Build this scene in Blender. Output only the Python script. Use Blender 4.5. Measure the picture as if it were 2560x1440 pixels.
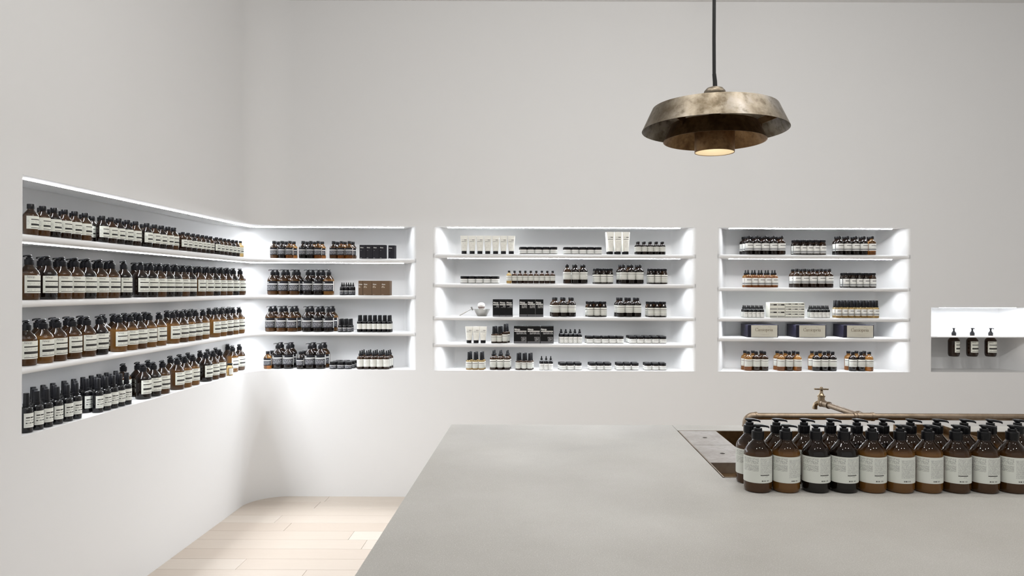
import bpy, bmesh, math, random
from mathutils import Matrix, Vector
random.seed(7)
for _o in list(bpy.data.objects):
    bpy.data.objects.remove(_o)
scene = bpy.context.scene
COL = scene.collection
PI = math.pi

# ------------------------------------------------------------------ camera
EYE = 1.47          # eye height
F = 1800.0          # focal length in pixels of a 2560 px wide frame
PX = 1347.0         # principal point, the photograph is cropped a little off centre
cam_d = bpy.data.cameras.new('camera')
cam_d.sensor_width = 36.0
cam_d.lens = 36.0 * F / 2560.0
cam_d.shift_x = -(PX - 1280.0) / 2560.0
cam_d.clip_start = 0.05
cam = bpy.data.objects.new('camera', cam_d)
COL.objects.link(cam)
cam.matrix_world = Matrix.Translation((0, 0, EYE)) @ Matrix.Rotation(PI / 2, 4, 'X') @ Matrix.Rotation(math.radians(0.2), 4, 'Z')
scene.camera = cam

# ------------------------------------------------------------------ world, lamps, exposure
LED = 122.0
W = bpy.data.worlds.new('world')
scene.world = W
W.use_nodes = True
W.node_tree.nodes['Background'].inputs[0].default_value = (1.0, 1.0, 1.0, 1)
W.node_tree.nodes['Background'].inputs[1].default_value = 0.50
def ceiling_or_fill_lamp(x, y, watts, tilt, size=0.12):
    """round ceiling lamp, or an unseen one added for wall light; tilt swings it from straight down towards the back wall"""
    ld = bpy.data.lights.new('ceiling_or_fill_lamp', 'AREA')
    ld.shape = 'DISK'; ld.size = size; ld.energy = watts; ld.color = (1.0, 0.985, 0.96)
    lo = bpy.data.objects.new('ceiling_or_fill_lamp', ld)
    COL.objects.link(lo)
    lo.location = (x, y, 3.42)
    lo.rotation_euler = (math.radians(tilt), 0, 0)
WASH, DOWN = 10.2, 5.5
for lx in (-0.4, 0.4, 1.2, 2.0):
    ceiling_or_fill_lamp(lx, 1.7, WASH, 62)  # unseen wash lamps, added to brighten the back wall
for lx in (-0.2, 0.9, 2.0):
    for ly in (0.6, 2.6):
        ceiling_or_fill_lamp(lx, ly, DOWN, 0)
vs = scene.view_settings
vs.view_transform = 'Standard'
vs.look = 'None'
vs.gamma = 1.0
vs.use_curve_mapping = False
vs.exposure = 0.0

# ------------------------------------------------------------------ mesh helpers
class MB:
    """collects shapes, builds one mesh"""
    def __init__(s):
        s.v = []; s.f = []; s.uv = []
    def add(s, verts, faces, uvs=None):
        b = len(s.v)
        s.v += [tuple(p) for p in verts]
        s.uv += list(uvs) if uvs else [(0.0, 0.0)] * len(verts)
        s.f += [tuple(b + i for i in f) for f in faces]
        return s
    def lathe(s, prof, seg=28, c=(0, 0, 0)):
        vs, fs = [], []
        rings = []
        for r, z in prof:
            if r < 1e-6:
                rings.append([len(vs)]); vs.append((c[0], c[1], c[2] + z))
            else:
                rings.append(list(range(len(vs), len(vs) + seg)))
                for k in range(seg):
                    a = 2 * PI * k / seg
                    vs.append((c[0] + r * math.cos(a), c[1] + r * math.sin(a), c[2] + z))
        for A, B in zip(rings[:-1], rings[1:]):
            for k in range(seg):
                k2 = (k + 1) % seg
                if len(A) == 1 and len(B) == 1: continue
                if len(A) == 1: fs.append((A[0], B[k2], B[k]))
                elif len(B) == 1: fs.append((A[k], A[k2], B[0]))
                else: fs.append((A[k], A[k2], B[k2], B[k]))
        return s.add(vs, fs)
    def box(s, x0, x1, y0, y1, z0, z1):
        vs = [(x0, y0, z0), (x1, y0, z0), (x1, y1, z0), (x0, y1, z0), (x0, y0, z1), (x1, y0, z1), (x1, y1, z1), (x0, y1, z1)]
        return s.add(vs, [(0, 3, 2, 1), (4, 5, 6, 7), (0, 1, 5, 4), (1, 2, 6, 5), (2, 3, 7, 6), (3, 0, 4, 7)])
    def tube(s, pts, rad, seg=16, caps=True):
        pts = [Vector(p) for p in pts]
        rr = rad if isinstance(rad, (list, tuple)) else [rad] * len(pts)
        vs, fs = [], []
        up = None
        for i, p in enumerate(pts):
            d = (pts[min(i + 1, len(pts) - 1)] - pts[max(i - 1, 0)]).normalized()
            if up is None:
                up = Vector((0, 0, 1)) if abs(d.z) < 0.9 else Vector((1, 0, 0))
            side = d.cross(up).normalized()
            up = side.cross(d).normalized()
            for k in range(seg):
                a = 2 * PI * k / seg
                q = p + rr[i] * (math.cos(a) * side + math.sin(a) * up)
                vs.append(q)
        for i in range(len(pts) - 1):
            for k in range(seg):
                k2 = (k + 1) % seg
                fs.append((i * seg + k, i * seg + k2, (i + 1) * seg + k2, (i + 1) * seg + k))
        if caps:
            fs.append(tuple(reversed(range(seg))))
            fs.append(tuple(range((len(pts) - 1) * seg, len(pts) * seg)))
        return s.add(vs, fs)
    def arc(s, r, z0, z1, half, facing=-PI / 2, seg=20):
        """curved label: u runs left to right as seen from outside, v upwards"""
        vs, fs, uv = [], [], []
        for k in range(seg + 1):
            t = k / seg
            a = facing - half + 2 * half * t
            for z, v in ((z0, 0.0), (z1, 1.0)):
                vs.append((r * math.cos(a), r * math.sin(a), z)); uv.append((t, v))
        for k in range(seg):
            fs.append((2 * k, 2 * k + 2, 2 * k + 3, 2 * k + 1))
        return s.add(vs, fs, uv)
    def mesh(s, name, material, sharp=35, smooth=True):
        me = bpy.data.meshes.new(name)
        me.from_pydata(s.v, [], s.f)
        uvl = me.uv_layers.new(name='UVMap')
        li = [0] * len(me.loops)
        me.loops.foreach_get('vertex_index', li)
        flat = []
        for i in li:
            flat += s.uv[i]
        uvl.data.foreach_set('uv', flat)
        me.materials.append(material)
        if smooth:
            me.polygons.foreach_set('use_smooth', [True] * len(me.polygons))
            me.set_sharp_from_angle(angle=math.radians(sharp))
        me.update()
        return me

def link(name, data=None, parent=None, loc=None, rotz=0.0):
    o = bpy.data.objects.new(name, data)
    COL.objects.link(o)
    if parent is not None: o.parent = parent
    if loc is not None: o.location = loc
    if rotz: o.rotation_euler = (0, 0, rotz)
    return o

LABELS = {}
def tag(o, label, cat, group=None):
    if not 4 <= len(label.split()) <= 16: print('LONGLABEL', len(label.split()), label)
    if label in LABELS: print('DUPLABEL', label)
    LABELS[label] = 1
    o['label'] = label; o['category'] = cat
    if group: o['group'] = group
    return o
def struct(o):
    o['kind'] = 'structure'
    return o

# ------------------------------------------------------------------ material helpers
class NB:
    def __init__(s, name):
        s.m = bpy.data.materials.new(name); s.m.use_nodes = True
        s.t = s.m.node_tree
        s.b = s.t.nodes['Principled BSDF']
    def new(s, k): return s.t.nodes.new(k)
    def ln(s, a, b): s.t.links.new(a, b)
    def setin(s, inp, v):
        if hasattr(v, 'is_output'): s.ln(v, inp)
        else: inp.default_value = v
    def math(s, op, a, b=None):
        n = s.new('ShaderNodeMath'); n.operation = op
        s.setin(n.inputs[0], a)
        if b is not None: s.setin(n.inputs[1], b)
        return n.outputs[0]
    def band(s, c, a, b):
        return s.math('MULTIPLY', s.math('GREATER_THAN', c, a), s.math('LESS_THAN', c, b))
    def mix(s, f, a, b):
        n = s.new('ShaderNodeMix'); n.data_type = 'RGBA'
        s.setin(n.inputs[0], f)
        s.setin(n.inputs[6], a if hasattr(a, 'is_output') else (*a, 1))
        s.setin(n.inputs[7], b if hasattr(b, 'is_output') else (*b, 1))
        return n.outputs[2]
    def fmix(s, f, a, b):
        n = s.new('ShaderNodeMix'); n.data_type = 'FLOAT'
        s.setin(n.inputs[0], f); s.setin(n.inputs[2], a); s.setin(n.inputs[3], b)
        return n.outputs[0]
    def coord(s, which='Object'):
        return s.new('ShaderNodeTexCoord').outputs[which]
    def xyz(s, v):
        n = s.new('ShaderNodeSeparateXYZ'); s.ln(v, n.inputs[0]); return n.outputs
    def noise(s, vec, scale, detail=3, rough=0.5):
        n = s.new('ShaderNodeTexNoise'); n.inputs['Scale'].default_value = scale
        n.inputs['Detail'].default_value = detail; n.inputs['Roughness'].default_value = rough
        if vec is not None: s.ln(vec, n.inputs['Vector'])
        return n.outputs['Fac']
    def ramp(s, f, stops):
        n = s.new('ShaderNodeValToRGB'); s.ln(f, n.inputs[0])
        e = n.color_ramp.elements
        e[0].position, e[0].color = stops[0][0], (*stops[0][1], 1)
        e[1].position, e[1].color = stops[-1][0], (*stops[-1][1], 1)
        for p, c in stops[1:-1]:
            e.new(p).color = (*c, 1)
        return n.outputs[0]
    def scale(s, vec, sc):
        n = s.new('ShaderNodeMapping'); n.inputs['Scale'].default_value = sc
        s.ln(vec, n.inputs['Vector']); return n.outputs[0]
    def bump(s, h, strength, dist=0.01):
        n = s.new('ShaderNodeBump'); n.inputs['Strength'].default_value = strength
        n.inputs['Distance'].default_value = dist
        s.ln(h, n.inputs['Height']); s.ln(n.outputs[0], s.b.inputs['Normal'])
    def text(s, u, v, u0, u1, v0, v1, rows, cols, dens=0.35, seed=0.0):
        """lines of unreadable small print"""
        tv = s.math('MULTIPLY', s.math('SUBTRACT', v, v0), rows / (v1 - v0))
        row = s.math('FLOOR', tv)
        fr = s.math('SUBTRACT', tv, row)
        cu = s.math('FLOOR', s.math('MULTIPLY', u, float(cols)))
        c = s.new('ShaderNodeCombineXYZ'); s.ln(cu, c.inputs[0]); s.ln(row, c.inputs[1]); c.inputs[2].default_value = seed
        wn = s.new('ShaderNodeTexWhiteNoise'); wn.noise_dimensions = '3D'; s.ln(c.outputs[0], wn.inputs['Vector'])
        m = s.math('GREATER_THAN', wn.outputs['Value'], dens)
        m = s.math('MULTIPLY', m, s.band(fr, 0.22, 0.78))
        m = s.math('MULTIPLY', m, s.band(u, u0, u1))
        return s.math('MULTIPLY', m, s.band(v, v0, v1))
    def base(s, c): s.setin(s.b.inputs['Base Color'], c if hasattr(c, 'is_output') else (*c, 1))
    def p(s, **k):
        names = dict(rough='Roughness', metal='Metallic', trans='Transmission Weight', coat='Coat Weight', ior='IOR', spec='Specular IOR Level', coat_rough='Coat Roughness')
        for a, v in k.items(): s.setin(s.b.inputs[names[a]], v)
        return s

def simple(name, col, rough=0.5, metal=0.0, **k):
    n = NB(name); n.base(col); n.p(rough=rough, metal=metal, **k); return n.m

def emit(name, col, strength):
    n = NB(name); n.base((0.9, 0.9, 0.9))
    n.b.inputs['Emission Color'].default_value = (*col, 1)
    n.b.inputs['Emission Strength'].default_value = strength
    return n.m

def mk_wall():
    n = NB('white_plaster'); v = n.coord('Object')
    f = n.noise(v, 0.7, 3)
    n.base(n.mix(f, (0.78, 0.78, 0.778), (0.80, 0.80, 0.80)))
    n.p(rough=0.85, spec=0.25)
    n.bump(n.noise(v, 260, 2), 0.05, 0.002)
    return n.m
M_WALL = mk_wall()
def mk_plank():
    n = NB('pale_oak'); v = n.coord('Object')
    oi = n.new('ShaderNodeObjectInfo').outputs['Random']
    st = n.new('ShaderNodeCombineXYZ'); n.ln(n.math('MULTIPLY', oi, 37.0), st.inputs[0]); n.ln(n.math('MULTIPLY', oi, 11.0), st.inputs[1])
    ad = n.new('ShaderNodeVectorMath'); ad.operation = 'ADD'; n.ln(v, ad.inputs[0]); n.ln(st.outputs[0], ad.inputs[1])
    g = n.noise(n.scale(ad.outputs[0], (2.0, 38.0, 1.0)), 2.2, 5, 0.6)
    c1 = n.mix(oi, (0.53, 0.455, 0.385), (0.62, 0.565, 0.50))
    n.base(n.mix(n.math('MULTIPLY', g, 0.42), c1, (0.47, 0.38, 0.305)))
    n.p(rough=0.5)
    n.bump(g, 0.1, 0.002)
    return n.m
M_PLANK = mk_plank()
def mk_concrete():
    n = NB('grey_concrete'); v = n.coord('Object')
    a = n.noise(v, 2.3, 5, 0.6); b = n.noise(v, 420, 2); c = n.noise(n.scale(v, (1, 0.35, 1)), 5.0, 4)
    col = n.ramp(a, [(0.3, (0.40, 0.383, 0.350)), (0.7, (0.505, 0.490, 0.460))])
    col = n.mix(n.math('MULTIPLY', c, 0.35), col, (0.42, 0.40, 0.362))
    col = n.mix(n.math('MULTIPLY', n.math('GREATER_THAN', b, 0.62), 0.45), col, (0.66, 0.65, 0.61))
    col = n.mix(n.math('MULTIPLY', n.math('LESS_THAN', b, 0.38), 0.35), col, (0.30, 0.285, 0.26))
    n.base(col); n.p(rough=0.55)
    n.bump(b, 0.15, 0.001)
    return n.m
M_CONC = mk_concrete()
def mk_brass(name, c0, c1, c2, rough, sc):
    n = NB(name); v = n.coord('Object')
    a = n.noise(v, sc, 6, 0.65); b = n.noise(v, sc * 5, 4, 0.6)
    col = n.ramp(a, [(0.32, c0), (0.5, c1), (0.68, c2)])
    col = n.mix(n.ramp(b, [(0.50, (0, 0, 0)), (0.72, (0.75, 0.75, 0.75))]), col, c0)
    n.base(col); n.p(metal=1.0, rough=n.fmix(b, rough - 0.08, rough + 0.15))
    return n.m
M_SHADE = mk_brass('aged_brass_outer', (0.085, 0.064, 0.038), (0.22, 0.188, 0.145), (0.30, 0.278, 0.25), 0.42, 8)
M_SHADE_IN = mk_brass('aged_brass_inner', (0.12, 0.065, 0.03), (0.25, 0.15, 0.07), (0.34, 0.22, 0.12), 0.42, 10)
M_PIPE = mk_brass('dull_brass_pipe', (0.25, 0.19, 0.13), (0.34, 0.265, 0.195), (0.39, 0.315, 0.245), 0.40, 14)
M_TAP = mk_brass('bright_brass', (0.32, 0.24, 0.15), (0.42, 0.325, 0.22), (0.50, 0.41, 0.30), 0.25, 20)
M_SINK = mk_brass('brown_patina_brass', (0.10, 0.06, 0.03), (0.20, 0.125, 0.06), (0.32, 0.21, 0.11), 0.45, 7)
M_PANEL = mk_brass('grey_patina_panel', (0.36, 0.32, 0.29), (0.44, 0.41, 0.38), (0.49, 0.47, 0.45), 0.5, 12)
M_BLACK = simple('black_plastic', (0.006, 0.006, 0.0075), 0.32, spec=0.28)
M_CORD = simple('black_cloth_cord', (0.008, 0.008, 0.008), 0.8)
M_LED = emit('led_diffuser', (0.92, 0.955, 1.0), LED)
M_HOUSING = simple('white_profile', (0.75, 0.75, 0.75), 0.6)
M_BULB = emit('warm_bulb', (1.0, 0.92, 0.78), 3.2)
M_HOLE_SHADE = simple('finger_hole_shade', (0.01, 0.008, 0.006), 0.6)  # near-black standing in for the shade inside the holes
M_STEEL = simple('brushed_steel', (0.42, 0.41, 0.385), 0.3, 1.0)
M_CREAM = simple('cream_tube', (0.80, 0.78, 0.70), 0.4)
M_INK_GREY = simple('grey_ink', (0.32, 0.31, 0.29), 0.6)
M_INK_BLACK = simple('black_ink', (0.05, 0.045, 0.04), 0.6)
M_INK_WHITE = simple('white_ink', (0.85, 0.85, 0.82), 0.6)

def mk_glass(name, liquid, fill, ltrans, gcol=(0.20, 0.085, 0.025), gtrans=0.75, rough=0.04):
    """amber glass; below the fill line the liquid shows through it"""
    n = NB(name)
    z = n.xyz(n.coord('Generated'))[2]
    w = n.math('MULTIPLY', n.math('ADD', n.math('SUBTRACT', fill, z), 0.04), 9.0)
    cl = n.new('ShaderNodeClamp'); n.ln(w, cl.inputs[0]); w = cl.outputs[0]
    n.base(n.mix(w, gcol, liquid))
    n.p(rough=rough, trans=n.fmix(w, gtrans, ltrans), ior=1.48)
    return n.m
G_BROWN = mk_glass('amber_glass_brown_lotion', (0.060, 0.025, 0.0065), 0.78, 0.0, (0.055, 0.026, 0.011), 0.75, 0.025)
G_AMBER = mk_glass('amber_glass_light_lotion', (0.145, 0.065, 0.0145), 0.79, 0.0, (0.07, 0.032, 0.012), 0.75, 0.025)
G_DARK = mk_glass('amber_glass_dark_gel', (0.006, 0.0036, 0.0026), 0.84, 0.0, (0.02, 0.009, 0.005), 0.5, 0.025)
G_CLEAR = mk_glass('amber_glass_clear_liquid', (0.40, 0.14, 0.022), 0.66, 0.75, (0.50, 0.24, 0.06), 0.9)
G_DEEP = mk_glass('amber_glass_deep', (0.020, 0.0078, 0.003), 0.70, 0.22, (0.075, 0.03, 0.010), 0.75)
G_PALE = mk_glass('amber_glass_pale', (0.62, 0.42, 0.16), 0.72, 0.7, (0.75, 0.55, 0.25), 0.9)
G_BLACK = mk_glass('black_glass', (0.006, 0.006, 0.0075), 0.9, 0.0, (0.01, 0.01, 0.01), 0.1)
GL = dict(brown=G_BROWN, amber=G_AMBER, dark=G_DARK, clear=G_CLEAR, deep=G_DEEP, pale=G_PALE, black=G_BLACK)

def mk_label(name, paper, bands, texts, side=None):
    """bands: (v0,v1,u0,u1,color); texts: (u0,u1,v0,v1,rows,cols,dens,color)"""
    n = NB(name); x = n.xyz(n.coord('UV')); u, v = x[0], x[1]
    col = n.mix(0.0, paper, paper)
    for i, (u0, u1, v0, v1, rows, cols, dens, c) in enumerate(texts):
        col = n.mix(n.text(u, v, u0, u1, v0, v1, rows, cols, dens, i * 3.1), col, c)
    for v0, v1, u0, u1, c in bands:
        col = n.mix(n.math('MULTIPLY', n.band(v, v0, v1), n.band(u, u0, u1)), col, c)
    if side: col = n.mix(n.band(u, side[0], side[1]), col, side[2])
    n.base(col); n.p(rough=0.55, spec=0.18)
    return n.m
CR = (0.80, 0.81, 0.735); WH = (0.87, 0.87, 0.84); BK = (0.025, 0.023, 0.02); GY = (0.33, 0.33, 0.31); LG = (0.5, 0.5, 0.47)
L_CREAM = mk_label('label_cream_bands', CR,
    [(0.65, 0.715, 0.09, 0.97, BK), (0.28, 0.42, 0.09, 0.97, (0.05, 0.048, 0.045)), (0.065, 0.095, 0.09, 0.97, BK)],
    [(0.09, 0.9, 0.47, 0.60, 2, 130, 0.5, LG), (0.09, 0.95, 0.13, 0.25, 2, 130, 0.5, LG)])
L_BAND = mk_label('label_cream_two_bands', CR,
    [(0.70, 0.77, 0.2, 0.96, (0.06, 0.06, 0.055)), (0.27, 0.42, 0.2, 0.96, (0.04, 0.04, 0.038)), (0.07, 0.11, 0.2, 0.96, BK)],
    [(0.03, 0.15, 0.3, 0.7, 4, 110, 0.5, LG), (0.2, 0.95, 0.5, 0.62, 2, 110, 0.5, LG)])
L_LINES = mk_label('label_white_thin_lines', (0.80, 0.80, 0.745),
    [(0.72, 0.79, 0.03, 0.97, BK), (0.50, 0.56, 0.03, 0.97, GY), (0.30, 0.36, 0.03, 0.97, GY), (0.10, 0.16, 0.03, 0.97, (0.25, 0.25, 0.23))], [])
L_GREYB = mk_label('label_white_grey_band', WH,
    [(0.68, 0.76, 0.3, 0.97, BK), (0.10, 0.30, 0.03, 0.97, (0.28, 0.285, 0.29)), (0.38, 0.42, 0.03, 0.97, LG)], [])
L_PLAIN = mk_label('label_plain_ivory', (0.80, 0.80, 0.75), [(0.05, 0.08, 0.05, 0.95, LG)], [(0.08, 0.9, 0.4, 0.85, 4, 60, 0.5, (0.62, 0.62, 0.58))])
L_BLACKL = mk_label('label_black_white_stripe', (0.014, 0.014, 0.018),
    [(0.64, 0.745, 0.0, 0.9, (0.82, 0.82, 0.80))],
    [(0.03, 0.86, 0.10, 0.58, 6, 64, 0.25, (0.36, 0.36, 0.38))], (0.925, 1.01, (0.80, 0.81, 0.79)))
L_BLACKS = mk_label('label_black_low_stripe', (0.014, 0.014, 0.018),
    [(0.74, 0.86, 0.0, 0.97, (0.82, 0.82, 0.80))], [(0.05, 0.9, 0.12, 0.66, 4, 44, 0.25, (0.36, 0.36, 0.38))])
L_BACKT = mk_label('label_back_small_print', (0.80, 0.82, 0.76),
    [(0.285, 0.315, 0.56, 0.78, BK)],
    [(0.14, 0.52, 0.72, 0.95, 8, 150, 0.36, (0.36, 0.36, 0.34)), (0.14, 0.52, 0.44, 0.69, 9, 150, 0.36, (0.36, 0.36, 0.34)),
     (0.56, 0.90, 0.34, 0.95, 24, 160, 0.36, (0.46, 0.46, 0.44)), (0.60, 0.75, 0.22, 0.265, 2, 60, 0.5, LG), (0.59, 0.76, 0.04, 0.125, 1, 260, 0.45, BK),
     (0.015, 0.035, 0.10, 0.9, 4, 60, 0.0, BK)])
L_BACKL = mk_label('label_back_long_print', (0.80, 0.82, 0.76), [],
    [(0.14, 0.52, 0.72, 0.95, 8, 150, 0.36, (0.36, 0.36, 0.34)), (0.14, 0.52, 0.44, 0.69, 9, 150, 0.36, (0.36, 0.36, 0.34)),
     (0.56, 0.90, 0.20, 0.90, 27, 160, 0.36, (0.46, 0.46, 0.44)), (0.59, 0.76, 0.04, 0.125, 1, 260, 0.45, BK), (0.015, 0.035, 0.10, 0.9, 4, 60, 0.0, BK)])
L_JAR = mk_label('label_jar_lines', WH, [(0.60, 0.68, 0.03, 0.97, (0.18, 0.18, 0.18)), (0.33, 0.40, 0.03, 0.97, GY), (0.08, 0.15, 0.03, 0.97, GY)], [])
L_JARW = mk_label('label_jar_white', WH, [(0.64, 0.70, 0.3, 0.97, (0.16, 0.16, 0.16))], [(0.1, 0.9, 0.15, 0.5, 2, 22, 0.5, (0.7, 0.7, 0.68))])
L_TUBE = mk_label('tube_print', (0.86, 0.85, 0.79), [(0.745, 0.775, 0.50, 0.86, BK), (0.755, 0.77, 0.14, 0.5, GY), (0.655, 0.69, 0.12, 0.86, GY)],
    [(0.16, 0.84, 0.30, 0.6, 6, 60, 0.5, (0.66, 0.64, 0.58))])

# ------------------------------------------------------------------ lettering (drawn as pen strokes)
def ell(cx, cy, rx, ry, a0, a1, n=18):
    return [(cx + rx * math.cos(math.radians(a0 + (a1 - a0) * k / n)), cy + ry * math.sin(math.radians(a0 + (a1 - a0) * k / n))) for k in range(n + 1)]
GLYPH = {
 'A': (0.74, [[(0.02, 0), (0.36, 1.0)], [(0.36, 1.0), (0.70, 0)], [(0.15, 0.34), (0.57, 0.34)]]),
 'e': (0.60, [ell(0.29, 0.31, 0.25, 0.31, 0, 315), [(0.05, 0.33), (0.54, 0.33)]]),
 'E': (0.60, [ell(0.29, 0.31, 0.25, 0.31, 0, 315), [(0.05, 0.33), (0.54, 0.33)], [(0.1, 0.8), (0.48, 0.8)]]),
 's': (0.47, [[(0.39, 0.53), (0.27, 0.62), (0.13, 0.60), (0.07, 0.48), (0.14, 0.38), (0.30, 0.29), (0.39, 0.18), (0.36, 0.06), (0.22, 0.0), (0.10, 0.02), (0.03, 0.11)]]),
 'o': (0.64, [ell(0.31, 0.31, 0.27, 0.31, 0, 360, 24)]),
 'p': (0.66, [[(0.09, 0.62), (0.09, -0.28)], ell(0.34, 0.31, 0.25, 0.31, 0, 360, 24)]),
 '.': (0.22, [[(0.07, 0.04), (0.14, 0.04)]]),
 'C': (0.80, [ell(0.42, 0.50, 0.38, 0.51, 38, 322, 24), [(0.72, 0.98), (0.72, 0.70)]]),
 'a': (0.54, [ell(0.22, 0.17, 0.17, 0.17, 0, 360, 20), [(0.40, 0.0), (0.40, 0.46)], ell(0.235, 0.46, 0.165, 0.16, 0, 165, 12)]),
 'i': (0.28, [[(0.14, 0.0), (0.14, 0.62)], [(0.14, 0.84), (0.14, 0.91)]]),
}
def strokes(text, height, thin, thick, serif=False, space=0.02):
    """quads (as lists of 4 points) of the text, left end at x=0, and its width"""
    out, x = [], 0.0
    def seg(p, q):
        dx, dy = q[0] - p[0], q[1] - p[1]
        L = math.hypot(dx, dy) or 1e-6
        w = 0.5 * (thin + (thick - thin) * abs(dy) / L)
        nx, ny = -dy / L * w, dx / L * w
        ex, ey = dx / L * w * 0.35, dy / L * w * 0.35
        out.append([(p[0] - ex - nx, p[1] - ey - ny), (q[0] + ex - nx, q[1] + ey - ny), (q[0] + ex + nx, q[1] + ey + ny), (p[0] - ex + nx, p[1] - ey + ny)])
    for ch in text:
        adv, sts = GLYPH[ch]
        for st in sts:
            for p, q in zip(st[:-1], st[1:]):
                seg((x + p[0], p[1]), (x + q[0], q[1]))
        if serif and ch in 'ip':
            yb = 0.0 if ch == 'i' else -0.28
            xc = x + (0.14 if ch == 'i' else 0.09)
            seg((xc - 0.12, yb), (xc + 0.12, yb)); seg((xc - 0.12, 0.60), (xc, 0.62))
        if serif and ch == 'a':
            seg((x + 0.40, 0.0), (x + 0.52, 0.04))
        x += adv + space
    return [[(a * height, b * height) for a, b in q] for q in out], x * height
def lettering_flat(text, h, x0, z0, y, mat_, thin=0.1, thick=0.14, serif=False):
    mb = MB(); qs, w = strokes(text, h, thin, thick, serif)
    for i, q in enumerate(qs):
        mb.add([(x0 + a, y - 0.00001 * (i % 7), z0 + b) for a, b in q], [(0, 1, 2, 3)])
    return mb.mesh('lettering', mat_, smooth=False)
def lettering_curved(text, h, r, a0, z0, mat_, thin=0.1, thick=0.14):
    mb = MB(); qs, w = strokes(text, h, thin, thick)
    for i, q in enumerate(qs):
        rr = r + 0.00001 * (i % 7)
        mb.add([(rr * math.cos(a0 + a / r), rr * math.sin(a0 + a / r), z0 + b) for a, b in q], [(0, 1, 2, 3)])
    return mb.mesh('lettering', mat_, smooth=False)

# ------------------------------------------------------------------ the room
WX = -1.986      # face of the left wall
WY = 5.06        # face of the back wall
RF = 0.25        # radius of the rounded room corner
CEIL = 3.485
S_ARC0 = 6.31; S_ARC1 = S_ARC0 + RF * PI / 2
def path(s):
    """plan of the wall face: point and direction into the wall"""
    if s <= S_ARC0: return (WX, WY - RF - (S_ARC0 - s), -1.0, 0.0)
    if s < S_ARC1:
        a = PI - (s - S_ARC0) / RF
        return (WX + RF + RF * math.cos(a), WY - RF + RF * math.sin(a), math.cos(a), math.sin(a))
    return (WX + RF + (s - S_ARC1), WY, 0.0, 1.0)
def s_back(x): return S_ARC1 + x - (WX + RF)
def s_left(y): return S_ARC0 - (WY - RF - y)
DEP = 0.245
class Niche: pass
def niche(name, s0, s1, z0, z1, e0, e1, shelves, D=DEP):
    n = Niche(); n.name = name; n.s0 = s0; n.s1 = s1; n.z0 = z0; n.z1 = z1; n.e0 = e0; n.e1 = e1; n.shelves = shelves; n.D = D
    return n
NICHES = [
    niche('corner', s_left(2.768), s_back(-0.862), 0.891, 1.899, 0.045, 0.13, [(1.673, 1.645), (1.4147, 1.3875), (1.154, 1.128)]),
    niche('middle', s_back(-0.745), s_back(1.105), 0.888, 1.900, 0.14, 0.14, [(1.709, 1.682), (1.501, 1.472), (1.267, 1.241), (1.079, 1.052)]),
    niche('right', s_back(1.255), s_back(2.612), 0.888, 1.900, 0.13, 0.14, [(1.711, 1.684), (1.479, 1.453), (1.266, 1.239), (1.126, 1.099)]),
    niche('sink', s_back(2.757), s_back(3.50), 0.889, 1.3425, 0.05, 0.12, []),
]
def depth(n, s):
    def sm(t):
        t = max(0.0, min(1.0, t)); return t * t * (3 - 2 * t)
    return n.D * sm((s - n.s0) / n.e0) * sm((n.s1 - s) / n.e1)
S_END = s_back(4.25)
def samples():
    S = {0.0, S_END, S_ARC0, S_ARC1}
    for k in range(1, 40): S.add(S_ARC0 + (S_ARC1 - S_ARC0) * k / 40)
    for n in NICHES:
        S |= {n.s0, n.s1}
        for k in range(1, 19):
            S.add(n.s0 + n.e0 * k / 18); S.add(n.s1 - n.e1 * k / 18)
    return sorted(S)
SS = samples()
def off(s, d, z):
    x, y, nx, ny = path(s)
    return (x + nx * d, y + ny * d, z)
def build_wall(name, sa, sb):
    mb = MB()
    for a, b in zip(SS[:-1], SS[1:]):
        if a < sa - 1e-6 or b > sb + 1e-6: continue
        nn = [n for n in NICHES if a >= n.s0 - 1e-6 and b <= n.s1 + 1e-6]
        q = [(0, 1, 2, 3)]
        if not nn:
            mb.add([off(a, 0, 0), off(b, 0, 0), off(b, 0, CEIL), off(a, 0, CEIL)], q); continue
        n = nn[0]; da, db = depth(n, a), depth(n, b)
        mb.add([off(a, 0, 0), off(b, 0, 0), off(b, 0, n.z0), off(a, 0, n.z0)], q)
        mb.add([off(a, 0, n.z1), off(b, 0, n.z1), off(b, 0, CEIL), off(a, 0, CEIL)], q)
        mb.add([off(a, da, n.z0), off(b, db, n.z0), off(b, db, n.z1), off(a, da, n.z1)], q)
        mb.add([off(a, 0, n.z0), off(b, 0, n.z0), off(b, db, n.z0), off(a, da, n.z0)], q)
        mb.add([off(a, da, n.z1), off(b, db, n.z1), off(b, 0, n.z1), off(a, 0, n.z1)], q)
    me = mb.mesh(name, M_WALL, smooth=False)
    bm = bmesh.new(); bm.from_mesh(me)
    bmesh.ops.remove_doubles(bm, verts=bm.verts, dist=1e-5)
    bmesh.ops.dissolve_degenerate(bm, edges=bm.edges, dist=1e-6)
    bm.to_mesh(me); bm.free()
    me.polygons.foreach_set('use_smooth', [True] * len(me.polygons))
    me.set_sharp_from_angle(angle=math.radians(32))
    return struct(link(name, me))
wall_left = build_wall('wall_left', 0.0, S_ARC1)
wall_back = build_wall('wall_back', S_ARC1, S_END)
mb = MB(); mb.box(4.25, 4.35, -1.5, WY, 0, CEIL)  # unseen wall, added so the light falls off to the right
struct(link('wall_right_falloff', mb.mesh('wall_right_falloff', M_WALL, smooth=False)))
mb = MB(); mb.box(-2.3, 4.35, -1.5, 5.4, CEIL, CEIL + 0.1)
struct(link('ceiling', mb.mesh('ceiling', M_WALL, smooth=False)))
mb = MB(); mb.box(-2.3, 4.35, -1.5, 5.4, -0.12, -0.02)
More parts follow.
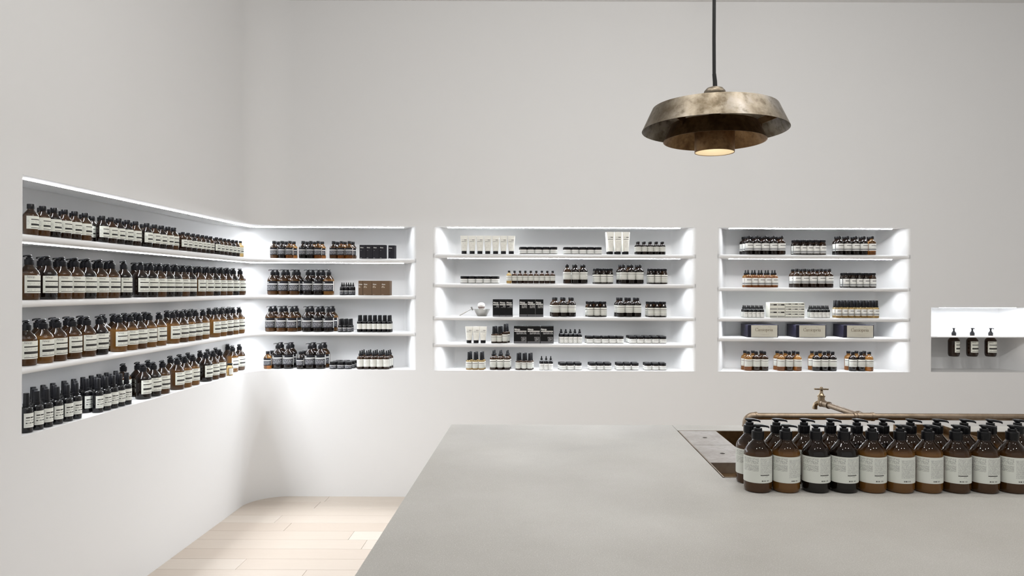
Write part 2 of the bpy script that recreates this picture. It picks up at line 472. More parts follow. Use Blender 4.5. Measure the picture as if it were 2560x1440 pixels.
floor = struct(link('floor', mb.mesh('floor', simple('subfloor', (0.30, 0.24, 0.18), 0.8), smooth=False)))
def plank_mesh(L, w):
    g, b = 0.0007, 0.0012
    x0, x1, y0, y1 = -L / 2 + g, L / 2 - g, -w / 2 + g, w / 2 - g
    vs = [(x0, y0, -0.02), (x1, y0, -0.02), (x1, y1, -0.02), (x0, y1, -0.02), (x0, y0, -b), (x1, y0, -b), (x1, y1, -b), (x0, y1, -b),
          (x0 + b, y0 + b, 0), (x1 - b, y0 + b, 0), (x1 - b, y1 - b, 0), (x0 + b, y1 - b, 0)]
    fs = [(0, 1, 5, 4), (1, 2, 6, 5), (2, 3, 7, 6), (3, 0, 4, 7), (4, 5, 9, 8), (5, 6, 10, 9), (6, 7, 11, 10), (7, 4, 8, 11), (8, 9, 10, 11)]
    return MB().add(vs, fs).mesh('plank', M_PLANK, smooth=False)
PW = 0.149
PLK = [plank_mesh(l, PW) for l in (0.75, 1.0, 1.25)]
y = 5.055 + 0.03 - PW / 2
row = 0
while y > 0.2:
    x = -2.02 - random.random() * 0.6
    while x < 4.2:
        k = random.randrange(3); L = (0.75, 1.0, 1.25)[k]
        if x + L > -2.0:
            link('plank', PLK[k], floor, (x + L / 2, y, 0))
        x += L
    y -= PW; row += 1

# shelves of the niches, with their light strips
def strip_mesh(pts, zb, h, lit, wf=1.4):
    """a corner light profile under a shelf: opaque back, diffuser facing down and out of the niche (left of the travel direction is the wall)"""
    w = h * wf
    sec = [(-w * 0.6, 0.002), (-w * 0.6, -0.0004), (w * 0.4, -h), (w * 0.4, 0.002)]     # (offset into the wall, z)
    mb = MB(); N = len(pts); P = [Vector(p) for p in pts]; rings = []
    for i, p in enumerate(P):
        ds = [(P[j + 1] - P[j]).normalized() for j in (i - 1, i) if 0 <= j < N - 1]
        ns = [Vector((-d.y, d.x)) for d in ds]
        m = sum(ns, Vector((0, 0)));  m = m / m.dot(ns[0]) if len(ns) > 1 else ns[0]
        rings.append([(p.x + m.x * o, p.y + m.y * o, zb + z) for o, z in sec])
    fs = []
    for i in range(N - 1):
        for j in range(4):
            fs.append((i * 4 + j, i * 4 + (j + 1) % 4, (i + 1) * 4 + (j + 1) % 4, (i + 1) * 4 + j))
    fs += [(0, 1, 2, 3), tuple((N - 1) * 4 + k for k in (3, 2, 1, 0))]
    mb.add([p for r in rings for p in r], fs)
    me = mb.mesh('light_strip', M_HOUSING, smooth=False)
    me.materials.append(lit)
    for i in range(N - 1): me.polygons[i * 4 + 1].material_index = 1
    return me
SD = 0.063
def strip_pts(n):
    if n.name == 'corner':
        return [(WX - SD, 2.84), (WX - SD, WY + SD), (path(n.s1)[0] - 0.10, WY + SD)]
    return [(path(n.s0)[0] + 0.095, WY + SD), (path(n.s1)[0] - 0.10, WY + SD)]
TIER_WORD = ['upper', 'second', 'third', 'lowest']
SHELF_CAP = {'corner': 'long white plaster shelf of the corner niche', 'middle': 'white plaster shelf of the middle niche', 'right': 'white plaster shelf of the right niche'}
for n in NICHES:
    par = wall_left if n.name == 'corner' else wall_back
    link('light_strip', strip_mesh(strip_pts(n), n.z1, *((0.0044, M_LED) if n.name != 'sink' else (0.0022, M_LED, 6.0))), par)
    for i, (zt, zb) in enumerate(n.shelves):
        mb = MB(); rings = []
        ss = [s for s in SS if n.s0 - 1e-6 <= s <= n.s1 + 1e-6]
        for s in ss:
            d = depth(n, s); t = zt - zb
            up = 0.0 if i == 0 else 0.007
            ring = [(d + 0.004, zb + up), (min(d, 0.030), zb + up)]
            for k in range(7):
                a = -PI / 2 + PI * k / 6
                ring.append((min(d, 0.004 + 0.016 * (1 - math.cos(a))), (zt + zb) / 2 + t / 2 * math.sin(a)))
            ring.append((d + 0.004, zt))
            rings.append([off(s, dd, z) for dd, z in ring])
        m = len(rings[0]); vs = [p for r in rings for p in r]; fs = []
        for k in range(len(rings) - 1):
            for j in range(m):
                j2 = (j + 1) % m
                fs.append((k * m + j, (k + 1) * m + j, (k + 1) * m + j2, k * m + j2))
        mb.add(vs, fs)
        sh = link('wall_shelf', mb.mesh('shelf', M_WALL, sharp=45))
        tag(sh, (TIER_WORD[i] if i < len(n.shelves) - 1 else 'lowest') + ' ' + SHELF_CAP[n.name], 'shelf', 'built-in plaster shelves')
        link('light_strip', strip_mesh(strip_pts(n), zb + (0.0 if i == 0 else 0.007), 0.0044, M_LED), sh)

# ------------------------------------------------------------------ counter, sink, pipework
CT = 0.917
SX0, SX1, SY0, SY1 = 0.54, 2.02, 2.105, 2.805
ctr = link('counter', None, None, (0.9, 2.0, 0))
tag(ctr, 'large grey concrete counter with a sunken brass sink at its right', 'counter')
def slab(x0, x1, y0, y1):
    return (x0 - 0.9, x1 - 0.9, y0 - 2.0, y1 - 2.0)
mb = MB()
xs = [-0.351, SX0, SX1, 2.6]; ys = [0.85, SY0, SY1, 2.912]
for i in range(3):
    for j in range(3):
        if i == 1 and j == 1: continue
        if i == 1 and j == 2: continue
        mb.add([(xs[i] - .9, ys[j] - 2, CT), (xs[i + 1] - .9, ys[j] - 2, CT), (xs[i + 1] - .9, ys[j + 1] - 2, CT), (xs[i] - .9, ys[j + 1] - 2, CT)], [(0, 1, 2, 3)])
out = [(xs[0], ys[0]), (xs[3], ys[0]), (xs[3], ys[3]), (SX1, ys[3]), (SX1, SY1), (SX1, SY0), (SX0, SY0), (SX0, SY1), (SX0, ys[3]), (xs[0], ys[3])]
for k in range(len(out)):
    p, q = out[k], out[(k + 1) % len(out)]
    mb.add([(p[0] - .9, p[1] - 2, CT - .05), (q[0] - .9, q[1] - 2, CT - .05), (q[0] - .9, q[1] - 2, CT), (p[0] - .9, p[1] - 2, CT)], [(0, 1, 2, 3)])
link('countertop', mb.mesh('countertop', M_CONC, smooth=False), ctr)
mb = MB(); mb.box(SX0 + 0.0015 - .9, SX1 - 0.0015 - .9, SY1 - 2, 2.912 - 2, CT - 0.05, CT)
link('back_slab', mb.mesh('back_slab', M_CONC, smooth=False), ctr)
mb = MB()
mb.box(-0.33 - .9, 2.58 - .9, 0.87 - 2, 2.07 - 2, 0, CT - 0.05)
mb.box(-0.33 - .9, SX0 - 0.02 - .9, 2.07 - 2, 2.89 - 2, 0, CT - 0.05)
mb.box(SX0 - 0.02 - .9, 2.58 - .9, 2.835 - 2, 2.89 - 2, 0, CT - 0.05)
mb.box(SX1 + 0.03 - .9, 2.58 - .9, 2.07 - 2, 2.835 - 2, 0, CT - 0.05)
link('counter_base', mb.mesh('counter_base', M_CONC, smooth=False), ctr)

sink = link('sink', None, None, ((SX0 + SX1) / 2, (SY0 + SY1) / 2, CT))
tag(sink, 'long sunken trough sink of brown patinated brass set in the counter', 'sink')
cx, cy = (SX0 + SX1) / 2, (SY0 + SY1) / 2
def rel(x0, x1, y0, y1, z0, z1): return (x0 - cx, x1 - cx, y0 - cy, y1 - cy, z0, z1)
mb = MB(); t = 0.004; g = 0.003
BX = 0.690
mb.box(*rel(BX, SX1 - g, SY0 + g, SY1 - g, -0.20, -0.196))             # basin floor
mb.box(*rel(BX, BX + t, SY0 + g, SY1 - g, -0.20, -0.033))
mb.box(*rel(SX1 - g - t, SX1 - g, SY0 + g, SY1 - g, -0.20, -0.001))
mb.box(*rel(BX, SX1 - g, SY0 + g, SY0 + g + t, -0.20, -0.001))
mb.box(*rel(BX, SX1 - g, SY1 - g - t, SY1 - g, -0.20, -0.001))
link('basin', mb.mesh('basin', M_SINK, smooth=False), sink)
mb = MB()
mb.box(*rel(SX0 + g, BX + t, SY0 + g, SY1 - g, -0.037, -0.033))
link('ledge', mb.mesh('ledge', M_SINK, smooth=False), sink)
mb = MB()
mb.box(*rel(SX0 + g, SX0 + g + 0.0035, SY0 + g, SY1 - g, -0.037, 0.0005))
mb.box(*rel(SX0 + g, BX, SY0 + g, SY0 + g + 0.0035, -0.037, 0.0005))
mb.box(*rel(SX0 + g, BX, SY1 - g - 0.0035, SY1 - g, -0.037, 0.0005))
link('rim', mb.mesh('rim', M_PIPE, smooth=False), sink)
def cover(x0, x1, y0, y1, label, hole=True, name='sink_cover'):
    """a lift-out cover panel with a finger hole"""
    r = link(name, None, None, ((x0 + x1) / 2, (y0 + y1) / 2, CT - 0.033))
    tag(r, label, 'panel', 'lift-out sink covers')
    hx, hy = (x1 - x0) / 2, (y1 - y0) / 2
    mb = MB(); R = 0.0085; N = 24
    top, bot = [], []
    rect = []
    for k in range(N):
        a = 2 * PI * k / N; c, s = math.cos(a), math.sin(a)
        m = min(hx / abs(c) if abs(c) > 1e-6 else 9, hy / abs(s) if abs(s) > 1e-6 else 9)
        rect.append((c * m, s * m))
    corners = [(hx, hy), (-hx, hy), (-hx, -hy), (hx, -hy)]
    for cc in corners:
        k = min(range(N), key=lambda i: (rect[i][0] - cc[0]) ** 2 + (rect[i][1] - cc[1]) ** 2)
        rect[k] = cc
    H = 0.033
    circ = [(R * math.cos(2 * PI * k / N), R * math.sin(2 * PI * k / N)) for k in range(N)]
    vs = [(*p, H) for p in rect] + [(*p, H) for p in circ] + [(*p, 0) for p in rect] + [(*p, 0.004) for p in circ]
    fs = []
    for k in range(N):
        k2 = (k + 1) % N
        fs += [(k, k2, N + k2, N + k), (2 * N + k, 2 * N + k2, k2, k), (N + k, N + k2, 3 * N + k2, 3 * N + k)]
    mb.add(vs, fs)
    link('panel', mb.mesh('panel', M_PANEL, smooth=False), r)
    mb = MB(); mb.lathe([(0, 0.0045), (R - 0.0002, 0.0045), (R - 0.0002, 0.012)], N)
    link('hole_shade_cup', mb.mesh('hole_shade_cup', M_HOLE_SHADE), r)  # dark cup that paints the shade down the hole
    return r
PX0, PX1 = SX0 + 0.0075, BX - 0.0005
cover(PX0, PX1, 2.547, SY1 - 0.008, 'grey metal sink cover with round hole, the one nearer the back wall')
cover(PX0, PX1, 2.288, 2.545, 'grey metal sink cover with round hole, beside the dark bottles')
# plain wide cover with a low tray on it, half hidden behind the bottles
wc = link('sink_cover', None, None, (1.54, cy, CT - 0.02))
tag(wc, 'wide grey sink cover behind the bottles, carrying a low brown tray', 'panel', 'lift-out sink covers')
mb = MB(); mb.box(-0.10, 0.10, SY0 + 0.012 - cy, SY1 - 0.012 - cy, 0.0, 0.02)
link('panel', mb.mesh('panel', M_PANEL, smooth=False), wc)
mb = MB()
for xx in (-0.098, 0.094): mb.box(xx, xx + 0.004, SY0 + 0.012 - cy, SY1 - 0.012 - cy, -0.176, 0.0)
link('support', mb.mesh('support', M_SINK, smooth=False), wc)
tr = link('brass_tray', None, None, (1.463, 2.62, CT))
tag(tr, 'low open brown brass tray standing behind the counter bottles', 'tray')
mb = MB(); mb.box(-0.088, 0.088, -0.16, 0.16, 0, 0.003)
link('tray_base', mb.mesh('tray_base', M_SINK, smooth=False), tr)
for a in ((-0.091, -0.088, -0.163, 0.163), (0.088, 0.091, -0.163, 0.163), (-0.088, 0.088, -0.163, -0.16), (-0.088, 0.088, 0.16, 0.163)):
    mb = MB(); mb.box(*a, 0, 0.031)
    link('tray_side', mb.mesh('tray_side', M_SINK, smooth=False), tr)

PY, PZ, PR = 2.45, 1.036, 0.0115
PXL, PXR = 0.709, 1.80
tp = link('pipe_tap', None, None, (PXL, PY, CT - 0.196))
tag(tp, 'exposed brass water pipe with elbow, tee branch and cross-handled tap over the sink', 'tap')
B0 = Vector((PXL, PY, CT - 0.196))
def pm(name, mb, m, par=tp, sharp=35):
    mb.v = [tuple(Vector(p) - B0) for p in mb.v]
    return link(name, mb.mesh(name, m, sharp), par)
def bend(c, r, a0, a1, plane_y, n=10):
    return [(c[0] + r * math.cos(a0 + (a1 - a0) * k / n), plane_y, c[1] + r * math.sin(a0 + (a1 - a0) * k / n)) for k in range(n + 1)]
pm('upright_pipe', MB().tube([(PXL, PY, CT - 0.196), (PXL, PY, PZ - 0.02)], PR), M_PIPE)
pm('upright_pipe', MB().tube([(PXR, PY, CT - 0.196), (PXR, PY, PZ - 0.02)], PR), M_PIPE)
e = MB()
e.tube([(PXL, PY, PZ - 0.034), (PXL, PY, PZ - 0.029), (PXL, PY, PZ - 0.0285), (PXL, PY, PZ - 0.022)] + bend((PXL + 0.022, PZ - 0.022), 0.022, PI, PI / 2, PY)[1:] + [(PXL + 0.0285, PY, PZ), (PXL + 0.029, PY, PZ), (PXL + 0.034, PY, PZ)],
       [0.0155, 0.0155, 0.0140, 0.0140] + [0.0140] * 10 + [0.0140, 0.0155, 0.0155])
pm('elbow', e, M_PIPE)
e = MB()
e.tube([(PXR, PY, PZ - 0.034), (PXR, PY, PZ - 0.029), (PXR, PY, PZ - 0.0285), (PXR, PY, PZ - 0.022)] + bend((PXR - 0.022, PZ - 0.022), 0.022, 0, PI / 2, PY)[1:] + [(PXR - 0.0285, PY, PZ), (PXR - 0.029, PY, PZ), (PXR - 0.034, PY, PZ)],
       [0.0155, 0.0155, 0.0140, 0.0140] + [0.0140] * 10 + [0.0140, 0.0155, 0.0155])
pm('elbow', e, M_PIPE)
pm('cross_pipe', MB().tube([(PXL + 0.02, PY, PZ), (PXR - 0.02, PY, PZ)], PR), M_PIPE)
TX0, TX1 = 1.072, 1.141
TXC = 1.104
pm('tee', MB().tube([(TX0, PY, PZ), (TX0 + 0.007, PY, PZ), (TX0 + 0.0075, PY, PZ), (TX0 + 0.01, PY, PZ), (TX0 + 0.0105, PY, PZ), (TX0 + .016, PY, PZ), (TX0 + .0165, PY, PZ), (TX1 - 0.0085, PY, PZ), (TX1 - 0.008, PY, PZ), (TX1, PY, PZ)],
      [0.0150, 0.0150, 0.0130, 0.0130, 0.0150, 0.0150, 0.0136, 0.0136, 0.0150, 0.0150]), M_PIPE)
bd = Vector((-0.085, 1.0, 0.0)).normalized()
T0 = Vector((TXC, PY, PZ))
pm('tee_branch', MB().tube([T0 + bd * 0.006, T0 + bd * 0.026, T0 + bd * 0.0265, T0 + bd * 0.034], [0.0136, 0.0136, 0.0152, 0.0152]), M_PIPE)
BL = 0.285
pm('branch_pipe', MB().tube([T0 + bd * 0.02, T0 + bd * BL], 0.0102), M_PIPE)
pm('collar', MB().tube([T0 + bd * (BL - 0.05), T0 + bd * (BL - 0.044), T0 + bd * (BL - 0.0435), T0 + bd * (BL - 0.012), T0 + bd * (BL - 0.0115), T0 + bd * BL], [0.0135, 0.0135, 0.0122, 0.0122, 0.0135, 0.0135]), M_PIPE)
TB = T0 + bd * (BL + 0.012)
body = MB()
body.lathe([(0, -0.016), (0.008, -0.014), (0.0125, -0.006), (0.0135, 0.004), (0.0125, 0.016), (0.0122, 0.022), (0.0145, 0.0225), (0.0145, 0.029), (0.012, 0.0295), (0.009, 0.034), (0.0065, 0.0375), (0.006, 0.046), (0, 0.046)], 20, TB)
body.tube([T0 + bd * (BL - 0.004), TB], [0.0105, 0.0115])
tb = pm('tap_body', body, M_TAP)
sd = Vector((-0.75, 0.66, 0)).normalized()
sp = [TB + Vector((0, 0, -0.003)), TB + sd * 0.014 + Vector((0, 0, -0.002)), TB + sd * 0.020 + Vector((0, 0, -0.006)), TB + sd * 0.0235 + Vector((0, 0, -0.013)), TB + sd * 0.0245 + Vector((0, 0, -0.026))]
pm('spout', MB().tube(sp, [0.0095, 0.009, 0.0088, 0.0088, 0.0098]), M_TAP, tb)
h = MB()
HZ = TB + Vector((0, 0, 0.052))
h.tube([HZ + Vector((-0.028, -0.004, 0.001)), HZ + Vector((0.028, 0.004, -0.001))], 0.0032, 10)
h.lathe([(0, -0.008), (0.0055, -0.007), (0.0068, -0.001), (0.0062, 0.005), (0.004, 0.0085), (0, 0.0095)], 16, HZ)
pm('cross_handle', h, M_TAP, tb)

# ------------------------------------------------------------------ pendant lamp
LX, LY, LZ = 0.572, 2.35, 1.9857
lamp = link('pendant_lamp', None, None, (LX, LY, LZ))
tag(lamp, 'aged brass pendant lamp of three nested rings hanging over the counter', 'lamp')
def ring(name, r0, z0, r1, z1, m, t=0.0014, extra=None):
    pr = [(r0, z0), (r1, z1)]
    if extra: pr += extra
    inner = [(r - t, z - (t * 0.5 if extra and i > 1 else 0)) for i, (r, z) in enumerate(pr)]
    prof = pr + list(reversed(inner)) + [pr[0]]
    return link(name, MB().lathe(prof, 72).mesh(name, m, 30), lamp)
ring('outer_shade', 0.2355, 0.0, 0.2015, 0.072, M_SHADE)
link('top_plate', MB().lathe([(0.2005, 0.0710), (0.16, 0.081), (0.12, 0.0915), (0.05, 0.112), (0.03, 0.117), (0.03, 0.1155), (0.05, 0.1105), (0.12, 0.09), (0.16, 0.0795), (0.2005, 0.0695), (0.2005, 0.0710)], 72).mesh('top_plate', M_SHADE, 40), lamp)
ring('middle_shade', 0.1655, -0.035, 0.138, 0.021, M_SHADE_IN)
ring('inner_tube', 0.0640, -0.072, 0.0640, -0.0, M_SHADE_IN)
mb = MB()
for k in range(3):
    a = math.radians(95 + 120 * k); c, s = math.cos(a), math.sin(a)
    n = Vector((-s, c, 0)) * 0.0008
    for r0, z0, r1, z1, hh in ((0.062, -0.004, 0.150, 0.000, 0.012), (0.136, 0.004, 0.2085, 0.028, 0.022)):
        p = Vector((c * r0, s * r0, z0)); q = Vector((c * r1, s * r1, z1)); u = Vector((0, 0, hh))
        mb.add([p - n, q - n, q - n + u, p - n + u, p + n, q + n, q + n + u, p + n + u], [(0, 1, 2, 3), (7, 6, 5, 4), (0, 4, 5, 1), (1, 5, 6, 2), (2, 6, 7, 3), (3, 7, 4, 0)])
link('spoke', mb.mesh('spoke', M_SHADE_IN, smooth=False), lamp)
link('cap', MB().lathe([(0.034, 0.1150), (0.036, 0.1200), (0.034, 0.1285), (0.026, 0.1375), (0.012, 0.1425), (0, 0.1435)], 32).mesh('cap', M_SHADE), lamp)
link('cable_gland', MB().tube([(0.001, 0, 0.142), (0.0005, 0, 0.16), (-0.002, 0, 0.185)], [0.0072, 0.0070, 0.0062], 14).mesh('cable_gland', M_CORD), lamp)
link('cord', MB().tube([(-0.002, 0, 0.183), (-0.003, 0, 0.3), (-0.0025, 0, 0.7), (-0.0035, 0, 1.1), (-0.003, 0, CEIL - LZ - 0.03)], 0.0056, 14).mesh('cord', M_CORD), lamp)
link('ceiling_rose', MB().lathe([(0, CEIL - LZ - 0.03), (0.04, CEIL - LZ - 0.03), (0.05, CEIL - LZ - 0.022), (0.05, CEIL - LZ), (0, CEIL - LZ)], 32).mesh('ceiling_rose', M_SHADE), lamp)
link('glow_liner', MB().lathe([(0.0618, -0.0705), (0.0618, -0.002), (0.05, 0.012), (0.02, 0.02), (0.019, 0.0215), (0.051, 0.0135), (0.0624, -0.001), (0.0624, -0.0705), (0.0618, -0.0705)], 48).mesh('glow_liner', simple('cream_glow', (0.82, 0.74, 0.58), 0.4)), lamp)  # added liner, its cream colour stands for the glow inside the tube
link('socket', MB().lathe([(0, 0.128), (0.019, 0.128), (0.019, 0.03), (0.015, 0.012), (0, 0.012)], 24).mesh('socket', M_BLACK), lamp)
link('bulb', MB().lathe([(0, -0.052), (0.012, -0.050), (0.023, -0.042), (0.029, -0.030), (0.029, -0.017), (0.023, -0.004), (0.015, 0.008), (0.014, 0.016), (0, 0.016)], 24).mesh('bulb', M_BULB), lamp)

# ------------------------------------------------------------------ containers
class Spec: pass
PLACED = []
def spec(name, cat, noun, R, H, parts):
    s = Spec(); s.name = name; s.cat = cat; s.noun = noun; s.R = R; s.H = H; s.parts = parts
    return s
def place(sp, loc, rotz, label, group):
    root = link(sp.name, None, None, loc, rotz)
    tag(root, label, sp.cat, group)
    for q_, r_, n_, l_ in PLACED:
        if abs(q_[2] - loc[2]) < 0.01 and math.hypot(q_[0] - loc[0], q_[1] - loc[1]) < r_ + sp.R - 0.0012 and sp.cat == 'bottle': print('CLASH %.4f' % (r_ + sp.R - math.hypot(q_[0] - loc[0], q_[1] - loc[1])), l_, '|', label)
    PLACED.append((loc, sp.R, sp.name, label))
    made = {}
    for pn, me, par in sp.parts:
        o = link(pn, me, made.get(par, root))
        made[pn] = o
    return root

def label_part(R, z0, z1, half, mat_, seg=22):
    return MB().arc(R + 0.0005, z0, z1, half, seg=seg).mesh('label', mat_)
def pump_parts(z, k=1.0, flip=False, lift=0.0):
    """collar and pump head on a neck whose collar starts at z; the lever points to -x"""
    c = MB().lathe([(0.0128 * k, z), (0.0163 * k, z), (0.0166 * k, z + 0.001), (0.0166 * k, z + 0.0205), (0.0158 * k, z + 0.0215), (0.0112 * k, z + 0.0215), (0.0112 * k, z + 0.0285), (0.0100 * k, z + 0.0295), (0, z + 0.0295)], 28)
    zz = z + 0.0272 + lift
    h = MB().lathe([(0.0058, z + 0.028), (0.0058, zz + 0.003), (0.0085, zz + 0.0055), (0.0098, zz + 0.008), (0.0098, zz + 0.0105), (0.008, zz + 0.012), (0, zz + 0.012)], 18)
    sx = 1.0 if flip else -1.0
    # tapered lever
    st = [(-0.0125, 0.0035, 0.0090, 0.0112), (-0.006, 0.0085, 0.0065, 0.0122), (0.004, 0.0088, 0.0060, 0.0124), (0.012, 0.0070, 0.0060, 0.0118), (0.020, 0.0060, 0.0058, 0.0108), (0.0265, 0.0050, 0.0046, 0.0094), (0.0300, 0.0036, 0.0024, 0.0070)]
    vs, fs = [], []
    for x, w, a, b in st:
        vs += [(sx * x, -w, zz + a), (sx * x, w, zz + a), (sx * x, w * 0.8, zz + b), (sx * x, -w * 0.8, zz + b)]
    n = len(st)
    for i in range(n - 1):
        for j in range(4):
            j2 = (j + 1) % 4
            fs.append((i * 4 + j, i * 4 + j2, (i + 1) * 4 + j2, (i + 1) * 4 + j))
    fs += [(3, 2, 1, 0), ((n - 1) * 4, (n - 1) * 4 + 1, (n - 1) * 4 + 2, (n - 1) * 4 + 3)]
    h.add(vs, fs)
    return c.mesh('collar', M_BLACK), h.mesh('pump_head', M_BLACK, 40)
PUMP_PROF = [(0, 0.002), (0.026, 0.0015), (0.031, 0.0), (0.0342, 0.0016), (0.0365, 0.006), (0.0375, 0.0125), (0.0375, 0.100), (0.0371, 0.105), (0.0355, 0.1105), (0.0318, 0.1175), (0.0265, 0.1245), (0.0208, 0.1310), (0.0165, 0.1365), (0.0145, 0.1410), (0.0140, 0.1460), (0, 0.1460)]
def pump_spec(content, lab, half, noun, ink, flip=False, hgt=1.0, lift=0.0, brand=True):
    R = 0.0375
    g = MB().lathe([(r, z * hgt) for r, z in PUMP_PROF], 36).mesh('glass_body', GL[content])
    c, h = pump_parts(0.1415 * hgt, 1.0, flip, lift)
    parts = [('glass_body', g, None), ('collar', c, None), ('pump_head', h, None), ('label', label_part(R, 0.028 * hgt, 0.0985 * hgt, half, lab, 28), None)]
    if brand:
        parts.append(('lettering', lettering_curved('AEsop.', 0.0085, R + 0.0008, -PI / 2 - half + 0.22, 0.0885 * hgt if lab is not L_BLACKL else 0.0865 * hgt, ink, 0.11, 0.16), 'label'))
    return spec('pump_bottle', 'bottle', noun, R, 0.181 * hgt, parts)
def cap_mesh(r, z0, z1):
    return MB().lathe([(r * 0.82, z0), (r, z0), (r * 1.02, z0 + 0.001), (r * 1.02, z1 - 0.0015), (r * 0.94, z1), (0, z1)], 24).mesh('cap', M_BLACK)
def capped_spec(kind, content, lab, R, H, half=1.35, noun=None, brand=None):
    if kind == 'angular':
        pr = [(0, .012), (.8, .008), (.93, .014), (1, .05), (1, .62), (.96, .655), (.84, .70), (.64, .755), (.47, .80), (.42, .825), (.42, .86), (0, .86)]
        capr, c0, lz = 0.48 * R, .845, (.20, .61)
    elif kind == 'round':
        pr = [(0, .010), (.8, .006), (.93, .012), (1, .045), (1, .595), (.985, .64), (.93, .69), (.82, .735), (.66, .77), (.50, .79), (.42, .81), (.42, .88), (0, .88)]
        capr, c0, lz = 0.46 * R, .875, (.225, .60)
    elif kind == 'wide':
        pr = [(0, .012), (.82, .006), (.94, .014), (1, .05), (1, .61), (.95, .66), (.83, .75), (.74, .81), (.70, .84), (.70, .86), (0, .86)]
        capr, c0, lz = 0.83 * R, .845, (.10, .60)
    pr = [(r * R, z * H) for r, z in pr]
    g = MB().lathe(pr, 28).mesh('glass_body', GL[content])
    parts = [('glass_body', g, None), ('cap', cap_mesh(capr, c0 * H, H), None), ('label', label_part(R, lz[0] * H, lz[1] * H, half, lab), None)]
    return spec('capped_bottle', 'bottle', noun or 'amber capped bottle', R, H, parts)
def spray_spec(content, lab, R, H, noun, lz=(0.13, 0.50), half=1.35, capr=0.50, body=.60):
    pr = [(0, .01), (.8, .006), (.94, .012), (1, .04), (1, body - .02), (.97, body + .01), (.86, body + .035), (.66, body + .05), (.50, body + .058), (.48, body + .075), (0, body + .075)]
    g = MB().lathe([(r * R, z * H) for r, z in pr], 26).mesh('glass_body', GL[content])
    z0 = (body + .06) * H; cr = capr * R
    c = MB().lathe([(cr * 0.9, z0), (cr * 1.12, z0), (cr * 1.12, z0 + .07 * H), (cr * 1.02, z0 + .075 * H), (0, z0 + .075 * H)], 22).mesh('collar', M_BLACK)
    k = MB().lathe([(cr * 1.02, z0 + .07 * H), (cr * 1.0, z0 + .09 * H), (cr * 0.93, H - 0.002), (cr * 0.86, H), (0, H)], 22).mesh('cap', M_BLACK)
    return spec('spray_bottle', 'bottle', noun, R, H, [('glass_body', g, None), ('collar', c, None), ('cap', k, None), ('label', label_part(R, lz[0] * H, lz[1] * H, half, lab), None)])
def dropper_spec(content, lab, R, H, noun, lz=(0.14, 0.54), half=1.4):
    pr = [(0, .01), (.8, .006), (.94, .012), (1, .04), (1, .56), (.97, .60), (.86, .645), (.66, .68), (.46, .70), (.42, .715), (.42, .74), (0, .74)]
    g = MB().lathe([(r * R, z * H) for r, z in pr], 24).mesh('glass_body', GL[content])
    c = MB().lathe([(.40 * R, .725 * H), (.50 * R, .725 * H), (.50 * R, .82 * H), (.46 * R, .83 * H), (0, .83 * H)], 20).mesh('collar', M_BLACK)
    b = MB().lathe([(.30 * R, .825 * H), (.30 * R, .86 * H), (.24 * R, .90 * H), (.23 * R, .97 * H), (.17 * R, .992 * H), (0, H)], 16).mesh('dropper_bulb', M_BLACK)
    return spec('dropper_bottle', 'bottle', noun, R, H, [('glass_body', g, None), ('collar', c, None), ('dropper_bulb', b, None), ('label', label_part(R, lz[0] * H, lz[1] * H, half, lab), None)])
def jar_spec(content, lab, R, H, noun, half=1.45):
    pr = [(0, .02), (.84, .01), (.95, .03), (1, .09), (1, .60), (.95, .66), (.86, .69), (.86, .74), (0, .74)]
    g = MB().lathe([(r * R, z * H) for r, z in pr], 26).mesh('glass_body', GL[content])
    k = MB().lathe([(.88 * R, .70 * H), (.97 * R, .70 * H), (.98 * R, .72 * H), (.98 * R, .97 * H), (.93 * R, H), (0, H)], 26).mesh('lid', M_BLACK)
    return spec('cosmetic_jar', 'jar', noun, R, H, [('glass_body', g, None), ('lid', k, None), ('label', label_part(R, .08 * H, .62 * H, half, lab), None)])
def tube_spec(Wd, H, noun):
    mb = MB(); N = 28; rows = 9; r0 = 0.018; zc = 0.021
    vs, fs, uv = [], [], []
    for i in range(rows + 1):
        t = i / rows; z = zc + (H - zc) * t
        ax = r0 + 0.001 + (Wd / 2 - r0 - 0.001) * t; ay = (r0 + 0.001) * (1 - t) ** 0.75 + 0.0012
        for k in range(N):
            a = 2 * PI * k / N
            vs.append((ax * math.cos(a), ay * math.sin(a), z))
            uv.append(((math.cos(a) + 1) / 2 if math.sin(a) < 0.05 else 0.0, z / H))
    for i in range(rows):
        for k in range(N):
            k2 = (k + 1) % N; fs.append((i * N + k, i * N + k2, (i + 1) * N + k2, (i + 1) * N + k))
    fs.append(tuple(range(rows * N, rows * N + N))); fs.append(tuple(reversed(range(N))))
    mb.add(vs, fs, uv)
    cap = MB().lathe([(0, 0), (r0 - 0.001, 0), (r0, 0.001), (r0, 0.0195), (r0 - 0.001, 0.0205), (0, 0.0205)], 26).mesh('cap', M_BLACK)
    return spec('squeeze_tube', 'tube', noun, Wd / 2, H, [('tube_body', mb.mesh('tube_body', L_TUBE, 60), None), ('cap', cap, None)])
